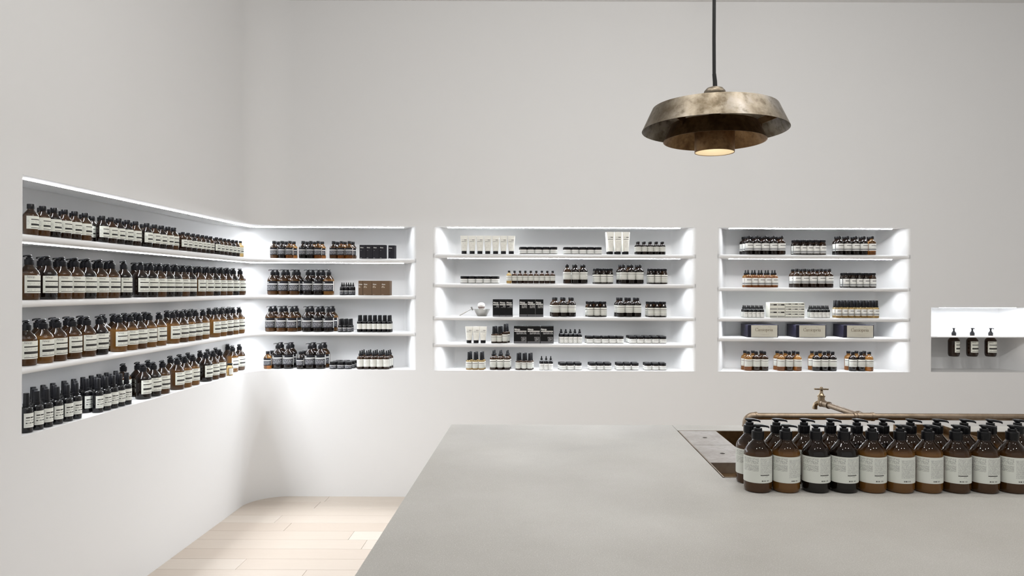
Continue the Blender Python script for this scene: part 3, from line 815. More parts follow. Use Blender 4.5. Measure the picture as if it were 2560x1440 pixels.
def carton(w, h, d, material, noun, brand=None, name='product_box', cat='box'):
    """brand: (height, x from left, z from top, ink)"""
    mb = MB(); hw = w / 2
    mb.add([(-hw, 0, 0), (hw, 0, 0), (hw, 0, h), (-hw, 0, h)], [(0, 1, 2, 3)], [(0, 0), (1, 0), (1, 1), (0, 1)])
    m2 = -0.5
    for q in ([(hw, 0, 0), (hw, d, 0), (hw, d, h), (hw, 0, h)], [(hw, d, 0), (-hw, d, 0), (-hw, d, h), (hw, d, h)], [(-hw, d, 0), (-hw, 0, 0), (-hw, 0, h), (-hw, d, h)], [(-hw, 0, h), (hw, 0, h), (hw, d, h), (-hw, d, h)], [(-hw, d, 0), (hw, d, 0), (hw, 0, 0), (-hw, 0, 0)]):
        mb.add(q, [(0, 1, 2, 3)], [(m2, m2)] * 4)
    parts = [('carton', mb.mesh('carton', material, smooth=False), None)]
    if brand:
        parts.append(('lettering', lettering_flat('AEsop.', brand[0], -hw + brand[1], h - brand[2], -0.0003, brand[3], 0.12, 0.17), 'carton'))
    s = spec(name, cat, noun, w / 2, h, parts); s.D = d
    return s

# shelf positions --------------------------------------------------------------
ORD = ['first', 'second', 'third', 'fourth', 'fifth', 'sixth', 'seventh', 'eighth', 'ninth', 'tenth', 'eleventh', 'twelfth']
ROWW = ['front', 'second', 'third', 'fourth']
def pick(sp, i):
    return sp[i % len(sp)] if isinstance(sp, (list, tuple)) else sp
def row_left(sp, pxs, z, desc, rowi=0, jit=0.0, inset=0.018, xoff=None, lab=None):
    """a row along the left wall, bottle centres seen at pixel columns pxs"""
    for i, px in enumerate(sorted(pxs)):
        s = pick(sp, i)
        X = WX - inset - s.R - rowi * (2.08 * s.R) if xoff is None else WX - xoff
        Y = F * X / (px - PX)
        place(s, (X, Y, z), PI / 2 + random.uniform(-0.06, 0.06), lab or (ORD[i] + ' ' + s.noun + ' from left, ' + ROWW[rowi] + ' row, ' + desc if len(pxs) > 1 or rowi else s.noun + ', ' + desc), desc)
def row_back(sp, pxs, z, desc, rowi=0, inset=0.020, single=None, step=None):
    """a row along the back wall"""
    for i, px in enumerate(sorted(pxs)):
        s = pick(sp, i)
        Y = WY + inset + s.R + rowi * (step or 2.06 * s.R)
        X = (px - PX) * Y / F
        place(s, (X, Y, z), random.uniform(-0.07, 0.07), single or ORD[i] + ' ' + s.noun + ' from left, ' + ROWW[rowi] + ' row, ' + desc, desc)
def boxes_back(sp, lefts, z, desc, inset=0.02, rotz=0.0, extra=0.0):
    for i, px in enumerate(lefts):
        s = pick(sp, i)
        Y = WY + inset + extra
        X = (px - PX) * Y / F + s.R
        place(s, (X, Y, z), rotz, ORD[i] + ' ' + s.noun + ' from left, ' + desc, desc)

PB = {}
for c in ('brown', 'amber', 'dark'):
    PB[c] = pump_spec(c, L_CREAM, 1.31, {'brown': 'brown pump bottle', 'amber': 'brown pump bottle', 'dark': 'brown pump bottle'}[c], M_INK_GREY)
PK = {c: pump_spec(c, L_BLACKL, 1.42, 'black-label pump bottle', M_INK_WHITE) for c in ('brown', 'dark', 'amber')}
CB = {c: [pump_spec(c, l, 1.62, 'pump bottle', M_INK_GREY, flip=True, brand=False) for l in (L_BACKT, L_BACKL)] for c in ('brown', 'amber', 'dark')}
A200 = {c: capped_spec('angular', c, L_BAND, 0.0272, 0.125, 1.45, 'amber capped bottle') for c in ('deep', 'brown', 'dark')}
A100 = {c: capped_spec('round', c, L_BAND, 0.0215, 0.108, 1.45, 'small capped bottle') for c in ('deep', 'dark', 'pale')}
K200 = {c: capped_spec('angular', c, L_BLACKL, 0.0272, 0.124, 1.42, 'black-label capped bottle') for c in ('clear', 'dark', 'brown')}
R200 = {c: capped_spec('round', c, L_LINES, 0.0282, 0.137, 1.4, 'round-shouldered bottle') for c in ('deep', 'clear', 'dark')}
R200G = {c: capped_spec('round', c, L_GREYB, 0.0275, 0.134, 1.4, 'round-shouldered bottle') for c in ('deep', 'clear', 'dark')}
R100 = {c: capped_spec('round', c, L_LINES, 0.0210, 0.092, 1.4, 'small round bottle') for c in ('dark', 'deep')}
R60 = {c: capped_spec('round', c, L_LINES, 0.0190, 0.091, 1.4, 'small slim bottle') for c in ('deep', 'pale')}
WB = {c: capped_spec('wide', c, L_LINES, 0.0228, 0.109, 1.35, 'wide-capped bottle') for c in ('dark', 'deep')}
WBG = {c: capped_spec('wide', c, L_GREYB, 0.0228, 0.106, 1.35, 'wide-capped bottle') for c in ('dark', 'deep')}
SPB = spray_spec('black', mk_label('label_spray_stripes', (0.77, 0.78, 0.73), [(0.12, 0.145, .05, .95, LG)], [(0.1, 0.95, 0.62, 0.76, 1, 46, .2, BK), (0.1, 0.95, 0.44, 0.56, 1, 46, .15, GY), (0.1, 0.95, 0.24, 0.38, 1, 46, .2, (0.06, 0.06, 0.06))]), 0.0232, 0.156, 'black spray bottle', (0.14, 0.50))
SPW = spray_spec('black', L_PLAIN, 0.0172, 0.119, 'black-capped spray bottle', (0.18, 0.50), 1.4, 0.62)
SPA = spray_spec('pale', L_LINES, 0.0212, 0.126, 'amber spray bottle', (0.10, 0.46), 1.4, 0.52, 0.5)
SPD = spray_spec('deep', L_LINES, 0.0190, 0.119, 'amber spray bottle', (0.10, 0.46), 1.4, 0.6, 0.5)
SPT = spray_spec('deep', L_LINES, 0.0198, 0.136, 'tall amber spray bottle', (0.10, 0.46), 1.4, 0.55, 0.55)
SPN = spray_spec('pale', L_GREYB, 0.0208, 0.124, 'amber roll-on bottle', (0.13, 0.50), 1.4, 0.70, 0.55)
SPS = spray_spec('black', L_BLACKS, 0.0155, 0.092, 'tiny black spray bottle', (0.03, 0.38), 1.4, 0.6, 0.46)
DRW = dropper_spec('deep', L_PLAIN, 0.0228, 0.132, 'dropper bottle')
DRL = dropper_spec('deep', L_LINES, 0.0232, 0.138, 'dropper bottle')
DRG = dropper_spec('clear', L_GREYB, 0.0228, 0.125, 'dropper bottle')
DRK = dropper_spec('black', L_BLACKS, 0.0150, 0.090, 'tiny black dropper bottle', (0.03, 0.40))
DRS = dropper_spec('black', L_JARW, 0.0158, 0.100, 'small white dropper bottle', (0.03, 0.46))
DRT = dropper_spec('black', L_JARW, 0.0140, 0.087, 'tiny dropper bottle', (0.03, 0.46))
JR = jar_spec('deep', L_JAR, 0.0262, 0.0515, 'white-label jar')
JRW = jar_spec('deep', L_JARW, 0.0258, 0.0515, 'white-label jar')
JRK = jar_spec('black', L_BLACKS, 0.0256, 0.0510, 'black-label jar')
TBS = tube_spec(0.0545, 0.130, 'cream squeeze tube')
TBL = tube_spec(0.0545, 0.160, 'tall cream squeeze tube')
TBM = tube_spec(0.0540, 0.118, 'short cream squeeze tube')

# ------------------------------------------------------------------ bottles on the counter
def counter_row(pxs, Y, cont, word, bl):
    for i, px in enumerate(pxs):
        c = cont[i]
        s = CB[c][bl[i]]
        X = (px - PX) * Y / F
        col = {'brown': 'brown', 'amber': 'light brown', 'dark': 'near-black'}[c]
        place(s, (X, Y, CT), -math.atan2(X, Y) + random.uniform(-0.12, 0.12),
              f'{ORD[i]} pump bottle from left, {word} row on the counter, {col} contents', 'pump bottles lined up on the counter')
counter_row([1896, 1966, 2041, 2111, 2181, 2251, 2321, 2391, 2461.5, 2532], 1.980, ['brown', 'amber', 'dark', 'dark', 'amber', 'amber', 'amber', 'brown', 'brown', 'brown'], 'front', [0, 1, 0, 0, 0, 1, 1, 0, 0, 1])
counter_row([1875, 1942, 2011, 2077, 2143, 2209, 2277, 2343, 2411, 2477, 2545], 2.066, ['brown', 'brown', 'brown', 'brown', 'dark', 'dark', 'brown', 'brown', 'brown', 'amber', 'brown'], 'back', [0] * 11)

# ------------------------------------------------------------------ left wall of the corner niche
Z1, Z2, Z3, Z4 = 1.673, 1.4147, 1.154, 0.891
d, b, a_ = A200['deep'], A200['brown'], A200['dark']
row_left([b, b, a_, d, d, b], [76, 106, 134, 161, 186, 212], Z1, 'far-left group on left-wall top shelf')
row_left([d, a_], [101, 126, 154, 181, 205, 229], Z1, 'far-left group on left-wall top shelf', 1)
row_left([a_, d, a_, a_, d], [255, 277, 296.5, 317.5, 338.5], Z1, 'middle group on left-wall top shelf')
row_left([d, a_], [250, 272, 290, 311, 331], Z1, 'middle group on left-wall top shelf', 1)
row_left([a_, d, a_, d, b], [366.5, 386, 403, 419.6, 433.5], Z1, 'third group on left-wall top shelf')
row_left([d, a_], [356, 376, 394, 411, 426], Z1, 'third group on left-wall top shelf', 1)
q = A100
row_left([q['deep'], q['deep'], q['dark']], [457, 470, 483, 494.6, 506, 516, 526.5], Z1, 'fourth group on left-wall top shelf')
row_left([q['deep']], [450, 463, 477, 489, 500, 511, 522], Z1, 'fourth group on left-wall top shelf', 1)
row_left([q['dark'], q['deep'], q['deep'], q['deep'], q['dark'], q['deep'], q['pale']], [541, 551.5, 561.5, 571.5, 581.7, 591, 600.5], Z1, 'corner-end group on left-wall top shelf')
row_left([q['deep']], [536, 546.5, 556.5, 567, 577, 586], Z1, 'corner-end group on left-wall top shelf', 1)
P = PB
row_left([P['brown']], [72.5], Z2, 'leftmost on left-wall second shelf, cut by niche edge')
row_left([P['dark'], P['brown'], P['brown']], [117.5, 155, 188, 218, 249, 278.5, 309], Z2, 'first group on left-wall second shelf')
row_left([P['dark'], P['brown']], [103, 143, 178, 208, 240, 266], Z2, 'first group on left-wall second shelf', 1)
row_left([P['dark'], P['dark'], P['brown']], [351, 376, 398, 418.5, 438, 457, 474.5], Z2, 'middle group on left-wall second shelf')
row_left([P['dark'], P['brown']], [336, 363, 386, 408, 428, 447, 465], Z2, 'middle group on left-wall second shelf', 1)
row_left([P['brown'], P['brown'], P['dark']], [498, 518, 535.5, 552, 568, 583.5, 600], Z2, 'corner-end group on left-wall second shelf')
row_left([P['dark'], P['brown']], [488, 509, 527, 544, 560, 575], Z2, 'corner-end group on left-wall second shelf', 1)
row_left([P['brown']], [66], Z3, 'leftmost on left-wall third shelf, cut by niche edge')
row_left([P['amber'], P['brown'], P['brown'], P['brown'], P['dark']], [108.5, 143, 181, 217.5, 249], Z3, 'first group on left-wall third shelf')
row_left([P['brown'], P['dark']], [95, 134, 168, 203, 258], Z3, 'first group on left-wall third shelf', 1)
row_left([P['amber'], P['amber'], P['brown'], P['amber'], P['amber']], [297, 325, 348, 373, 398], Z3, 'second group on left-wall third shelf')
row_left([P['brown'], P['dark']], [284, 312, 337, 362], Z3, 'second group on left-wall third shelf', 1)
row_left([P['amber'], P['brown']], [432, 454, 472.7, 489.5, 507.5], Z3, 'third group on left-wall third shelf')
row_left([P['brown']], [418, 441, 461, 479], Z3, 'third group on left-wall third shelf', 1)
row_left([P['amber'], P['amber'], P['brown']], [536, 552.5, 568.5, 583, 598], Z3, 'corner-end group on left-wall third shelf')
row_left([P['brown']], [523, 541, 558, 573], Z3, 'corner-end group on left-wall third shelf', 1)
row_left(SPB, [67, 93.5, 117.5, 143, 168.5, 190.5], Z4, 'left group on left-wall bottom ledge')
row_left(SPB, [88, 113, 136, 165, 188], Z4, 'left group on left-wall bottom ledge', 1)
row_left(SPB, [84, 109, 133, 161, 185], Z4, 'left group on left-wall bottom ledge', 2)
row_left(SPB, [245, 265, 283, 300.5, 317], Z4, 'second group on left-wall bottom ledge')
row_left(SPB, [217, 238, 256, 275, 291], Z4, 'second group on left-wall bottom ledge', 1)
row_left(SPB, [208, 229, 248, 267, 290], Z4, 'second group on left-wall bottom ledge', 2)
row_left([P['brown']], [309], Z4, 'half hidden behind spray bottles, left-wall bottom ledge', 0, xoff=0.165)
row_left([P['dark'], P['dark'], P['brown']], [359, 384.5, 407], Z4, 'first group on left-wall bottom ledge')
row_left([P['dark'], P['brown']], [345, 371], Z4, 'first group on left-wall bottom ledge', 1)
row_left([P['brown'], P['amber'], P['amber']], [443.5, 463, 483], Z4, 'middle group on left-wall bottom ledge')
row_left([P['brown']], [427, 450, 471], Z4, 'middle group on left-wall bottom ledge', 1)
row_left([P['dark'], P['brown'], P['brown']], [515.5, 533, 550], Z4, 'third group on left-wall bottom ledge')
row_left([P['dark'], P['brown']], [501, 520, 540], Z4, 'third group on left-wall bottom ledge', 1)
row_left([P['amber'], P['brown']], [582, 599], Z4, 'corner-end group on left-wall bottom ledge', xoff=0.10)
row_left([P['brown']], [570], Z4, 'corner-end group on left-wall bottom ledge', 1, xoff=0.185)
SMJ = capped_spec('wide', 'pale', L_PLAIN, 0.0205, 0.080, 1.4, 'short wide-capped pot')
row_left([SMJ], [575], Z4, 'before the corner-end pumps, left-wall bottom ledge', 0, inset=0.012)

# ------------------------------------------------------------------ back side of the corner niche
K = K200
def grp(sp1, f, sp2, bk, z, desc, **k):
    row_back(sp1, f, z, desc, 0, **k)
    if bk: row_back(sp2, bk, z, desc, 1, **k)
grp([K['brown'], K['dark'], K['clear']], [685, 705, 724], [K['dark'], K['dark'], K['clear']], [695, 714.5, 734], Z1, 'left group on back top shelf by corner')
grp([K['dark'], K['dark'], K['clear']], [757, 776, 795], [K['dark'], K['clear'], K['clear']], [766.5, 785.5, 805], Z1, 'second group on back top shelf by corner')
grp([K['brown'], K['clear'], K['clear']], [833.5, 853, 873], [K['dark'], K['clear'], K['brown']], [843, 862, 881.5], Z1, 'third group on back top shelf by corner')
NAVY = mk_label('box_charcoal', (0.024, 0.023, 0.029), [], [(0.12, 0.3, 0.57, 0.61, 1, 20, 0.3, (0.4, 0.4, 0.42)), (0.1, 0.36, 0.03, 0.075, 1, 20, 0.2, (0.45, 0.45, 0.47))])
TAUPE = mk_label('box_taupe', (0.155, 0.10, 0.062), [], [(0.08, 0.42, 0.50, 0.66, 3, 16, 0.3, (0.62, 0.55, 0.45)), (0.06, 0.35, 0.03, 0.06, 1, 20, 0.3, (0.55, 0.48, 0.4))])
bx1 = carton(0.0445, 0.097, 0.0445, NAVY, 'charcoal box', (0.0070, 0.005, 0.022, M_INK_WHITE))
boxes_back(bx1, [898.5, 915, 931.5, 948], Z1, 'row at end of back top shelf')
place(bx1, ((978 - PX) * 5.125 / F, 5.125, Z1), -0.12, 'charcoal box set back and turned, rightmost on back top shelf', 'row at end of back top shelf')
grp([PK['brown'], PK['brown'], PK['brown']], [682, 709, 736], [PK['dark'], PK['brown'], PK['dark']], [692.5, 719, 746], Z2, 'left group on back second shelf beside corner')
grp([PK['dark'], PK['dark'], PK['amber']], [770, 796, 822], [PK['dark'], PK['dark']], [782, 808], Z2, 'second group on back second shelf beside corner')
row_back(DRK, [855, 866, 877], Z2, 'back second shelf beside taupe boxes')
row_back(DRK, [860, 871.5, 883], Z2, 'back second shelf beside taupe boxes', 1)
bx2 = carton(0.0618, 0.102, 0.075, TAUPE, 'taupe brown box', (0.0075, 0.006, 0.028, M_INK_WHITE))
bx2n = carton(0.030, 0.102, 0.075, TAUPE, 'narrow taupe box', (0.0075, 0.003, 0.028, M_INK_WHITE))
boxes_back([bx2n, bx2, bx2, bx2], [896, 907.5, 930, 952.3], Z2, 'row at end of back second shelf')
grp([PK['brown'], PK['brown'], PK['brown']], [677, 704, 731], [PK['brown'], PK['amber'], PK['brown']], [688, 714.5, 741.5], Z3, 'left group on back third shelf beside corner')
grp([PK['dark']], [769, 795.6, 822.2], [PK['dark'], PK['dark'], PK['amber']], [780.5, 806.5, 832.6], Z3, 'second group on back third shelf beside corner')
for r_, dx in ((0, 0), (1, 2.5), (2, 5)):
    row_back(SPS, [851 + dx, 862.5 + dx, 874 + dx], Z3, 'cluster on back third shelf', r_)
row_back(SPW, [899, 911.3, 923.6, 935.9, 948.2, 960.5, 972.8], Z3, 'row at end of back third shelf')
row_back(SPW, [902, 914.3, 926.6, 938.9, 951.2, 963.5, 975.8], Z3, 'row at end of back third shelf', 1)
row_back([K['clear']], [670, ], Z4, '', single='short black-label bottle leftmost on ledge just right of corner')
row_back([K['dark']], [680.5], Z4, '', 1, single='short black-label bottle behind the leftmost one right of corner')
grp([PK['dark']], [695.2, 721.7], [PK['dark'], PK['dark']], [704.5, 730.6], Z4, 'left group on back bottom ledge beside corner', inset=0.03)
row_back([K['dark']], [752], Z4, '', single='short black-label bottle between the two pump groups, front, back ledge')
row_back([K['dark']], [761], Z4, '', 1, single='short black-label bottle between the two pump groups, behind, back ledge')
grp([PK['dark'], PK['dark']], [776, 802], [PK['dark'], PK['brown']], [786.5, 812.5], Z4, 'second group on back bottom ledge beside corner', inset=0.03)
for r_, dx in ((0, 0), (1, 8), (2, 15)):
    row_back(JRK, [834 + dx, 852.8 + dx, 871.6 + dx], Z4, 'low cluster on back bottom ledge', r_, inset=0.025)
for r_, dx in ((0, 0), (1, 5), (2, 9.5)):
    row_back(DRW, [901 + dx, 917.4 + dx, 933.8 + dx, 950.2 + dx, 966.6 + dx], Z4, 'cluster at end of back bottom ledge', r_, inset=0.022)

# ------------------------------------------------------------------ middle niche
Y1, Y2, Y3, Y4, Y5 = 1.709, 1.501, 1.267, 1.079, 0.888
MT, M2, M3, M4, M5 = 'top shelf of middle niche', 'second shelf of middle niche', 'third shelf of middle niche', 'fourth shelf of middle niche', 'ledge of middle niche'
row_back(TBS, [1160, 1180, 1199.5, 1219, 1238.7, 1258.3, 1278], Y1, MT, inset=0.012)
for a0, nm in (([1308, 1326.8, 1345.6, 1364.6, 1384], 'left jars, '), ([1418, 1437, 1456.5, 1475.7, 1495], 'right jars, ')):
    row_back(JR, a0, Y1, nm + MT); row_back(JR, [x - 2 for x in a0], Y1, nm + MT, 1)
row_back(TBL, [1525.5, 1545, 1564.7], Y1, MT, inset=0.012, step=0.045); row_back(TBL, [1522, 1541.5, 1561], Y1, MT, 1, inset=0.012, step=0.045)
row_back(R100['dark'], [1595.5, 1610.5, 1625.8, 1641, 1656], Y1, MT); row_back(R100['dark'], [1593, 1608, 1623.5, 1639, 1654], Y1, MT, 1)
row_back(JR, [1160, 1179, 1198.2, 1217.6, 1237], Y2, M2); row_back(JR, [1162.5, 1181.5, 1200.5, 1220, 1239.5], Y2, M2, 1)
row_back([R60['pale']] + [R60['deep']] * 8, [1272.6, 1286.2, 1299.8, 1313.2, 1326.8, 1340.6, 1354.4, 1368, 1381.5], Y2, M2)
dp, dk, cl = R200['deep'], R200['dark'], R200['clear']
grp([dp, dk, dk], [1417.5, 1438.5, 1459], [dk, dp], [1435, 1455], Y2, 'left trio, ' + M2)
grp([WB['dark']], [1492, 1508.5, 1525], [WB['dark']], [1489, 1505.5, 1522], Y2, 'left wide-cap trio, ' + M2)
grp([dk], [1557.5, 1578.3, 1599], [dk, dp], [1550, 1571, 1592], Y2, 'right trio, ' + M2)
grp([WB['dark'], WB['dark'], WB['deep']], [1627.5, 1644, 1660.5], [WB['dark']], [1624.5, 1641, 1657.5], Y2, 'right wide-cap trio, ' + M2)
# shaving set
bowl = link('shaving_bowl', MB().lathe([(0, 0.0), (0.031, 0.0), (0.034, 0.003), (0.046, 0.024), (0.055, 0.043), (0.0595, 0.0495), (0.0575, 0.0495), (0.053, 0.043), (0.044, 0.025), (0.032, 0.005), (0, 0.004)], 40).mesh('bowl', M_STEEL), None, ((1205 - PX) * 5.15 / F, 5.15, Y3))
tag(bowl, 'flared stainless steel shaving bowl at left of middle niche shelf', 'bowl')
br = link('shaving_brush', None, None, (bowl.location.x - 0.004, 5.15, Y3 + 0.004))
tag(br, 'shaving brush with white bristles standing in the steel bowl', 'brush')
link('handle', MB().lathe([(0, 0), (0.014, 0), (0.016, 0.004), (0.012, 0.012), (0.011, 0.02), (0.014, 0.027), (0.013, 0.034), (0, 0.034)], 24).mesh('handle', simple('ivory_handle', (0.78, 0.75, 0.68), 0.3)), br)
def mk_brist():
    n = NB('badger_bristle'); z = n.xyz(n.coord('Generated'))[2]
    n.base(n.ramp(z, [(0.0, (0.82, 0.80, 0.77)), (0.30, (0.78, 0.74, 0.70)), (0.42, (0.22, 0.12, 0.10)), (0.58, (0.80, 0.77, 0.74)), (1.0, (0.88, 0.87, 0.85))]))
    n.p(rough=0.9); n.bump(n.noise(n.scale(n.coord('Object'), (900, 900, 40)), 1, 2), 0.5, 0.002); return n.m
link('bristles', MB().lathe([(0, 0.032), (0.0115, 0.033), (0.016, 0.045), (0.0225, 0.057), (0.0262, 0.068), (0.0255, 0.079), (0.020, 0.088), (0.010, 0.0925), (0, 0.0935)], 28).mesh('bristles', mk_brist()), br)
rz = link('safety_razor', None, None, (bowl.location.x - 0.1, 5.13, Y3))
tag(rz, 'silver safety razor with white handle leaning on the shaving bowl', 'razor')
RP0, RP1 = Vector((-0.058, 0, 0.0052)), Vector((0.031, 0, 0.0545))
rd = (RP1 - RP0).normalized()
link('handle', MB().tube([RP0, RP0 + rd * 0.004, RP0 + rd * 0.03, RP0 + rd * 0.055], [0.0040, 0.0052, 0.0046, 0.0042], 12).mesh('handle', simple('pale_handle', (0.45, 0.43, 0.40), 0.3)), rz)
link('neck', MB().tube([RP0 + rd * 0.055, RP0 + rd * 0.0555, RP0 + rd * 0.075, RP1], [0.0042, 0.0030, 0.0024, 0.0028], 12).mesh('neck', M_STEEL), rz)
hn = Vector((-rd.z, 0, rd.x))
mb = MB(); c0 = RP1
vs = []
for yy in (-0.020, 0.020):
    for aa, bb in ((-0.004, -0.013), (0.004, -0.013), (0.005, 0.013), (-0.003, 0.013)):
        vs.append(c0 + rd * aa + hn * bb + Vector((0, yy, 0)))
mb.add(vs, [(0, 1, 2, 3), (7, 6, 5, 4), (0, 4, 5, 1), (1, 5, 6, 2), (2, 6, 7, 3), (3, 7, 4, 0)])
link('razor_head', mb.mesh('razor_head', M_STEEL, smooth=False), rz)
BKB1 = mk_label('box_black_slim', (0.006, 0.006, 0.0065), [(0.665, 0.715, 0.06, 0.94, (0.82, 0.82, 0.78)), (0.0, 0.085, 0.02, 0.98, (0.16, 0.16, 0.17))],
    [(0.55, 0.94, 0.55, 0.64, 3, 44, 0.3, (0.5, 0.5, 0.5)), (0.2, 0.94, 0.515, 0.54, 1, 24, 0.3, (0.4, 0.4, 0.4)), (0.06, 0.9, 0.02, 0.06, 1, 14, 0.3, (0.6, 0.6, 0.6))])
BKB2 = mk_label('box_black_print', (0.006, 0.006, 0.0065), [(0.70, 0.75, 0.05, 0.95, (0.82, 0.82, 0.78)), (0.0, 0.11, 0.02, 0.98, (0.10, 0.10, 0.11)), (0.105, 0.118, 0.02, 0.98, (0.4, 0.4, 0.4))],
    [(0.3, 0.95, 0.50, 0.67, 4, 44, 0.3, (0.55, 0.55, 0.53)), (0.06, 0.3, 0.03, 0.07, 1, 14, 0.3, (0.6, 0.6, 0.6))])
BKB3 = mk_label('box_black_large', (0.006, 0.006, 0.0065), [(0.675, 0.725, 0.04, 0.96, (0.82, 0.82, 0.78)), (0.0, 0.10, 0.02, 0.98, (0.13, 0.13, 0.14)), (0.10, 0.11, 0.02, 0.98, (0.4, 0.4, 0.4))],
    [(0.2, 0.96, 0.52, 0.645, 3, 70, 0.3, (0.5, 0.5, 0.5)), (0.55, 0.96, 0.13, 0.38, 6, 70, 0.35, (0.4, 0.4, 0.4)), (0.04, 0.25, 0.03, 0.07, 1, 18, 0.3, (0.6, 0.6, 0.6))])
c1 = carton(0.0462, 0.122, 0.0462, BKB1, 'slim black box', (0.0115, 0.003, 0.0285, M_INK_WHITE))
c2 = carton(0.0560, 0.122, 0.056, BKB2, 'black box', (0.0115, 0.003, 0.026, M_INK_WHITE))
c3 = carton(0.0925, 0.122, 0.0925, BKB3, 'large black box', (0.0125, 0.003, 0.0285, M_INK_WHITE))
boxes_back(c1, [1232, 1248.6, 1265.2], Y3, 'beside bowl, ' + M3)
boxes_back(c2, [1298.5, 1318.6, 1338.7], Y3, M3)
grp([dp, dk, dk], [1389, 1409.5, 1430], [dp], [1384.5, 1405, 1425.5], Y3, 'left trio, ' + M3)
grp([WB['dark']], [1476, 1492.5, 1509], [WB['deep']], [1471, 1487.5, 1504], Y3, 'left wide-cap trio, ' + M3)
grp([dk], [1552, 1572.7, 1593.3], [dk], [1545, 1565.5, 1586.5], Y3, 'right trio, ' + M3)
grp([WB['dark']], [1626.5, 1642.5, 1658.5], [WB['deep']], [1621, 1637, 1653], Y3, 'right wide-cap trio, ' + M3)
row_back(TBM, [1173, 1190.7, 1208.3], Y4, M4, inset=0.012)
row_back([SPD], [1235, 1248.6], Y4, M4); row_back([SPD], [1240, 1253.5], Y4, M4, 1)
row_back([SPT], [1262.8], Y4, '', single='tall amber spray bottle, front, beside large black boxes')
row_back([SPT], [1268.2], Y4, '', 1, single='tall amber spray bottle, behind, beside large black boxes')
boxes_back(c3, [1285, 1318.3, 1351.6], Y4, M4)
row_back(DRS, [1404, 1415.5, 1427, 1438.5, 1450], Y4, M4, inset=0.03); row_back(DRS, [1402.5, 1414, 1425.5, 1437, 1448.5], Y4, M4, 1, inset=0.03)
for a0, nm, nr in (([1475, 1494, 1513, 1531.5, 1550.5], 'left jars, ', 2), ([1582, 1600.7, 1619.5, 1638.3, 1657.3], 'right jars, ', 3)):
    for r_ in range(nr): row_back(JRW, [x - 4.0 * r_ for x in a0], Y4, nm + M4, r_, inset=0.03)
row_back(SPA, [1173, 1188.6, 1204.3], Y5, 'left end, ' + M5, inset=0.035); row_back(SPA, [1177.5, 1192.5, 1207.5], Y5, 'left end, ' + M5, 1, inset=0.035)
row_back(DRL, [1233.5, 1250.8, 1268], Y5, M5, inset=0.035); row_back(DRL, [1237.5, 1254, 1270.5], Y5, M5, 1, inset=0.035)
row_back(SPD, [1296, 1310.4, 1324.8], Y5, 'right of droppers, ' + M5, inset=0.035); row_back(SPD, [1300.5, 1314.5, 1328.5], Y5, 'right of droppers, ' + M5, 1, inset=0.035)
row_back(DRS, [1354.5, 1366, 1377.5], Y5, M5, inset=0.035)
for a0, nm in (([1408, 1426.8, 1445.8], 'first jar trio, '), ([1482, 1501, 1520], 'second jar trio, '), ([1550, 1569, 1588.3], 'third jar trio, '), ([1620, 1638.5, 1657], 'last jar trio, ')):
    for r_ in range(2): row_back(JR, [x - 3.5 * r_ for x in a0], Y5, nm + M5, r_, inset=0.04)

# ------------------------------------------------------------------ right niche
R1, R2, R3, R4, R5 = 1.711, 1.479, 1.266, 1.126, 0.888
NT, N2_, N3_, N4_, N5_ = 'top shelf of right niche', 'second shelf of right niche', 'third shelf of right niche', 'fourth shelf of right niche', 'ledge of right niche'
gd, gk, gc = R200G['deep'], R200G['dark'], R200G['clear']
def triple(sp, f, z, desc, dx, nr, **k):
    for r_ in range(nr): row_back(sp if r_ == 0 else [pick(sp, 0)], [x + dx * r_ for x in f], z, desc, r_, **k)
triple([gk, gk, gk, gk, gd], [1872, 1892.3, 1912.6, 1933, 1953.3], R1, 'left five, ' + NT, -7, 3)
triple([WBG['dark'], WBG['dark'], WBG['dark'], WBG['dark'], WBG['deep']], [1991, 2007.5, 2024, 2040, 2056.5], R1, NT, -6, 2)
triple([gk, gk, gk, gk, gc], [2098, 2118, 2138.7, 2159, 2179.3], R1, 'right five, ' + NT, -8, 2)
triple(DRG, [1870, 1886.7, 1903.3, 1920, 1936.8], R2, N2_, -6.5, 2)
triple([gd], [1992, 2012, 2032.3, 2052.7, 2073], R2, N2_, -10, 2)
triple([WBG['dark'], WBG['dark'], WBG['dark'], WBG['dark'], WBG['deep']], [2114.5, 2131.5, 2148.3, 2165, 2182], R2, N2_, -7, 2)
triple(DRT, [1864, 1874.4, 1884.8, 1895.2, 1905.6], R3, 'left cluster, ' + N3_, -3.0, 3)
WBOX = mk_label('box_white_print', (0.78, 0.78, 0.70), [(0.62, 0.80, 0.06, 0.5, GY), (0.62, 0.80, 0.5, 0.94, BK), (0.04, 0.26, 0.03, 0.97, (0.36, 0.36, 0.33))], [])
wb1 = carton(0.0530, 0.0535, 0.09, WBOX, 'white box')
wb2 = carton(0.0445, 0.0355, 0.09, WBOX, 'small white box')
for lvl in range(2):
    boxes_back(wb1, [1924.7, 1943.7], R3 + lvl * 0.0536, ('lower' if lvl == 0 else 'upper') + ' layer of large stack, ' + N3_)
for lvl in range(3):
    boxes_back(wb2, [1963.6, 1979.7, 1995.8], R3 + lvl * 0.0356, ['lowest', 'middle', 'topmost'][lvl] + ' layer of small stack, ' + N3_, extra=0.004)
triple(DRT, [2029.5, 2039.7, 2049.8, 2060, 2070], R3, 'right cluster, ' + N3_, -3.0, 3)
triple(SPN, [2096, 2111.8, 2127.6, 2143.4, 2159.2, 2174.6, 2190], R3, N3_, -7.5, 2)
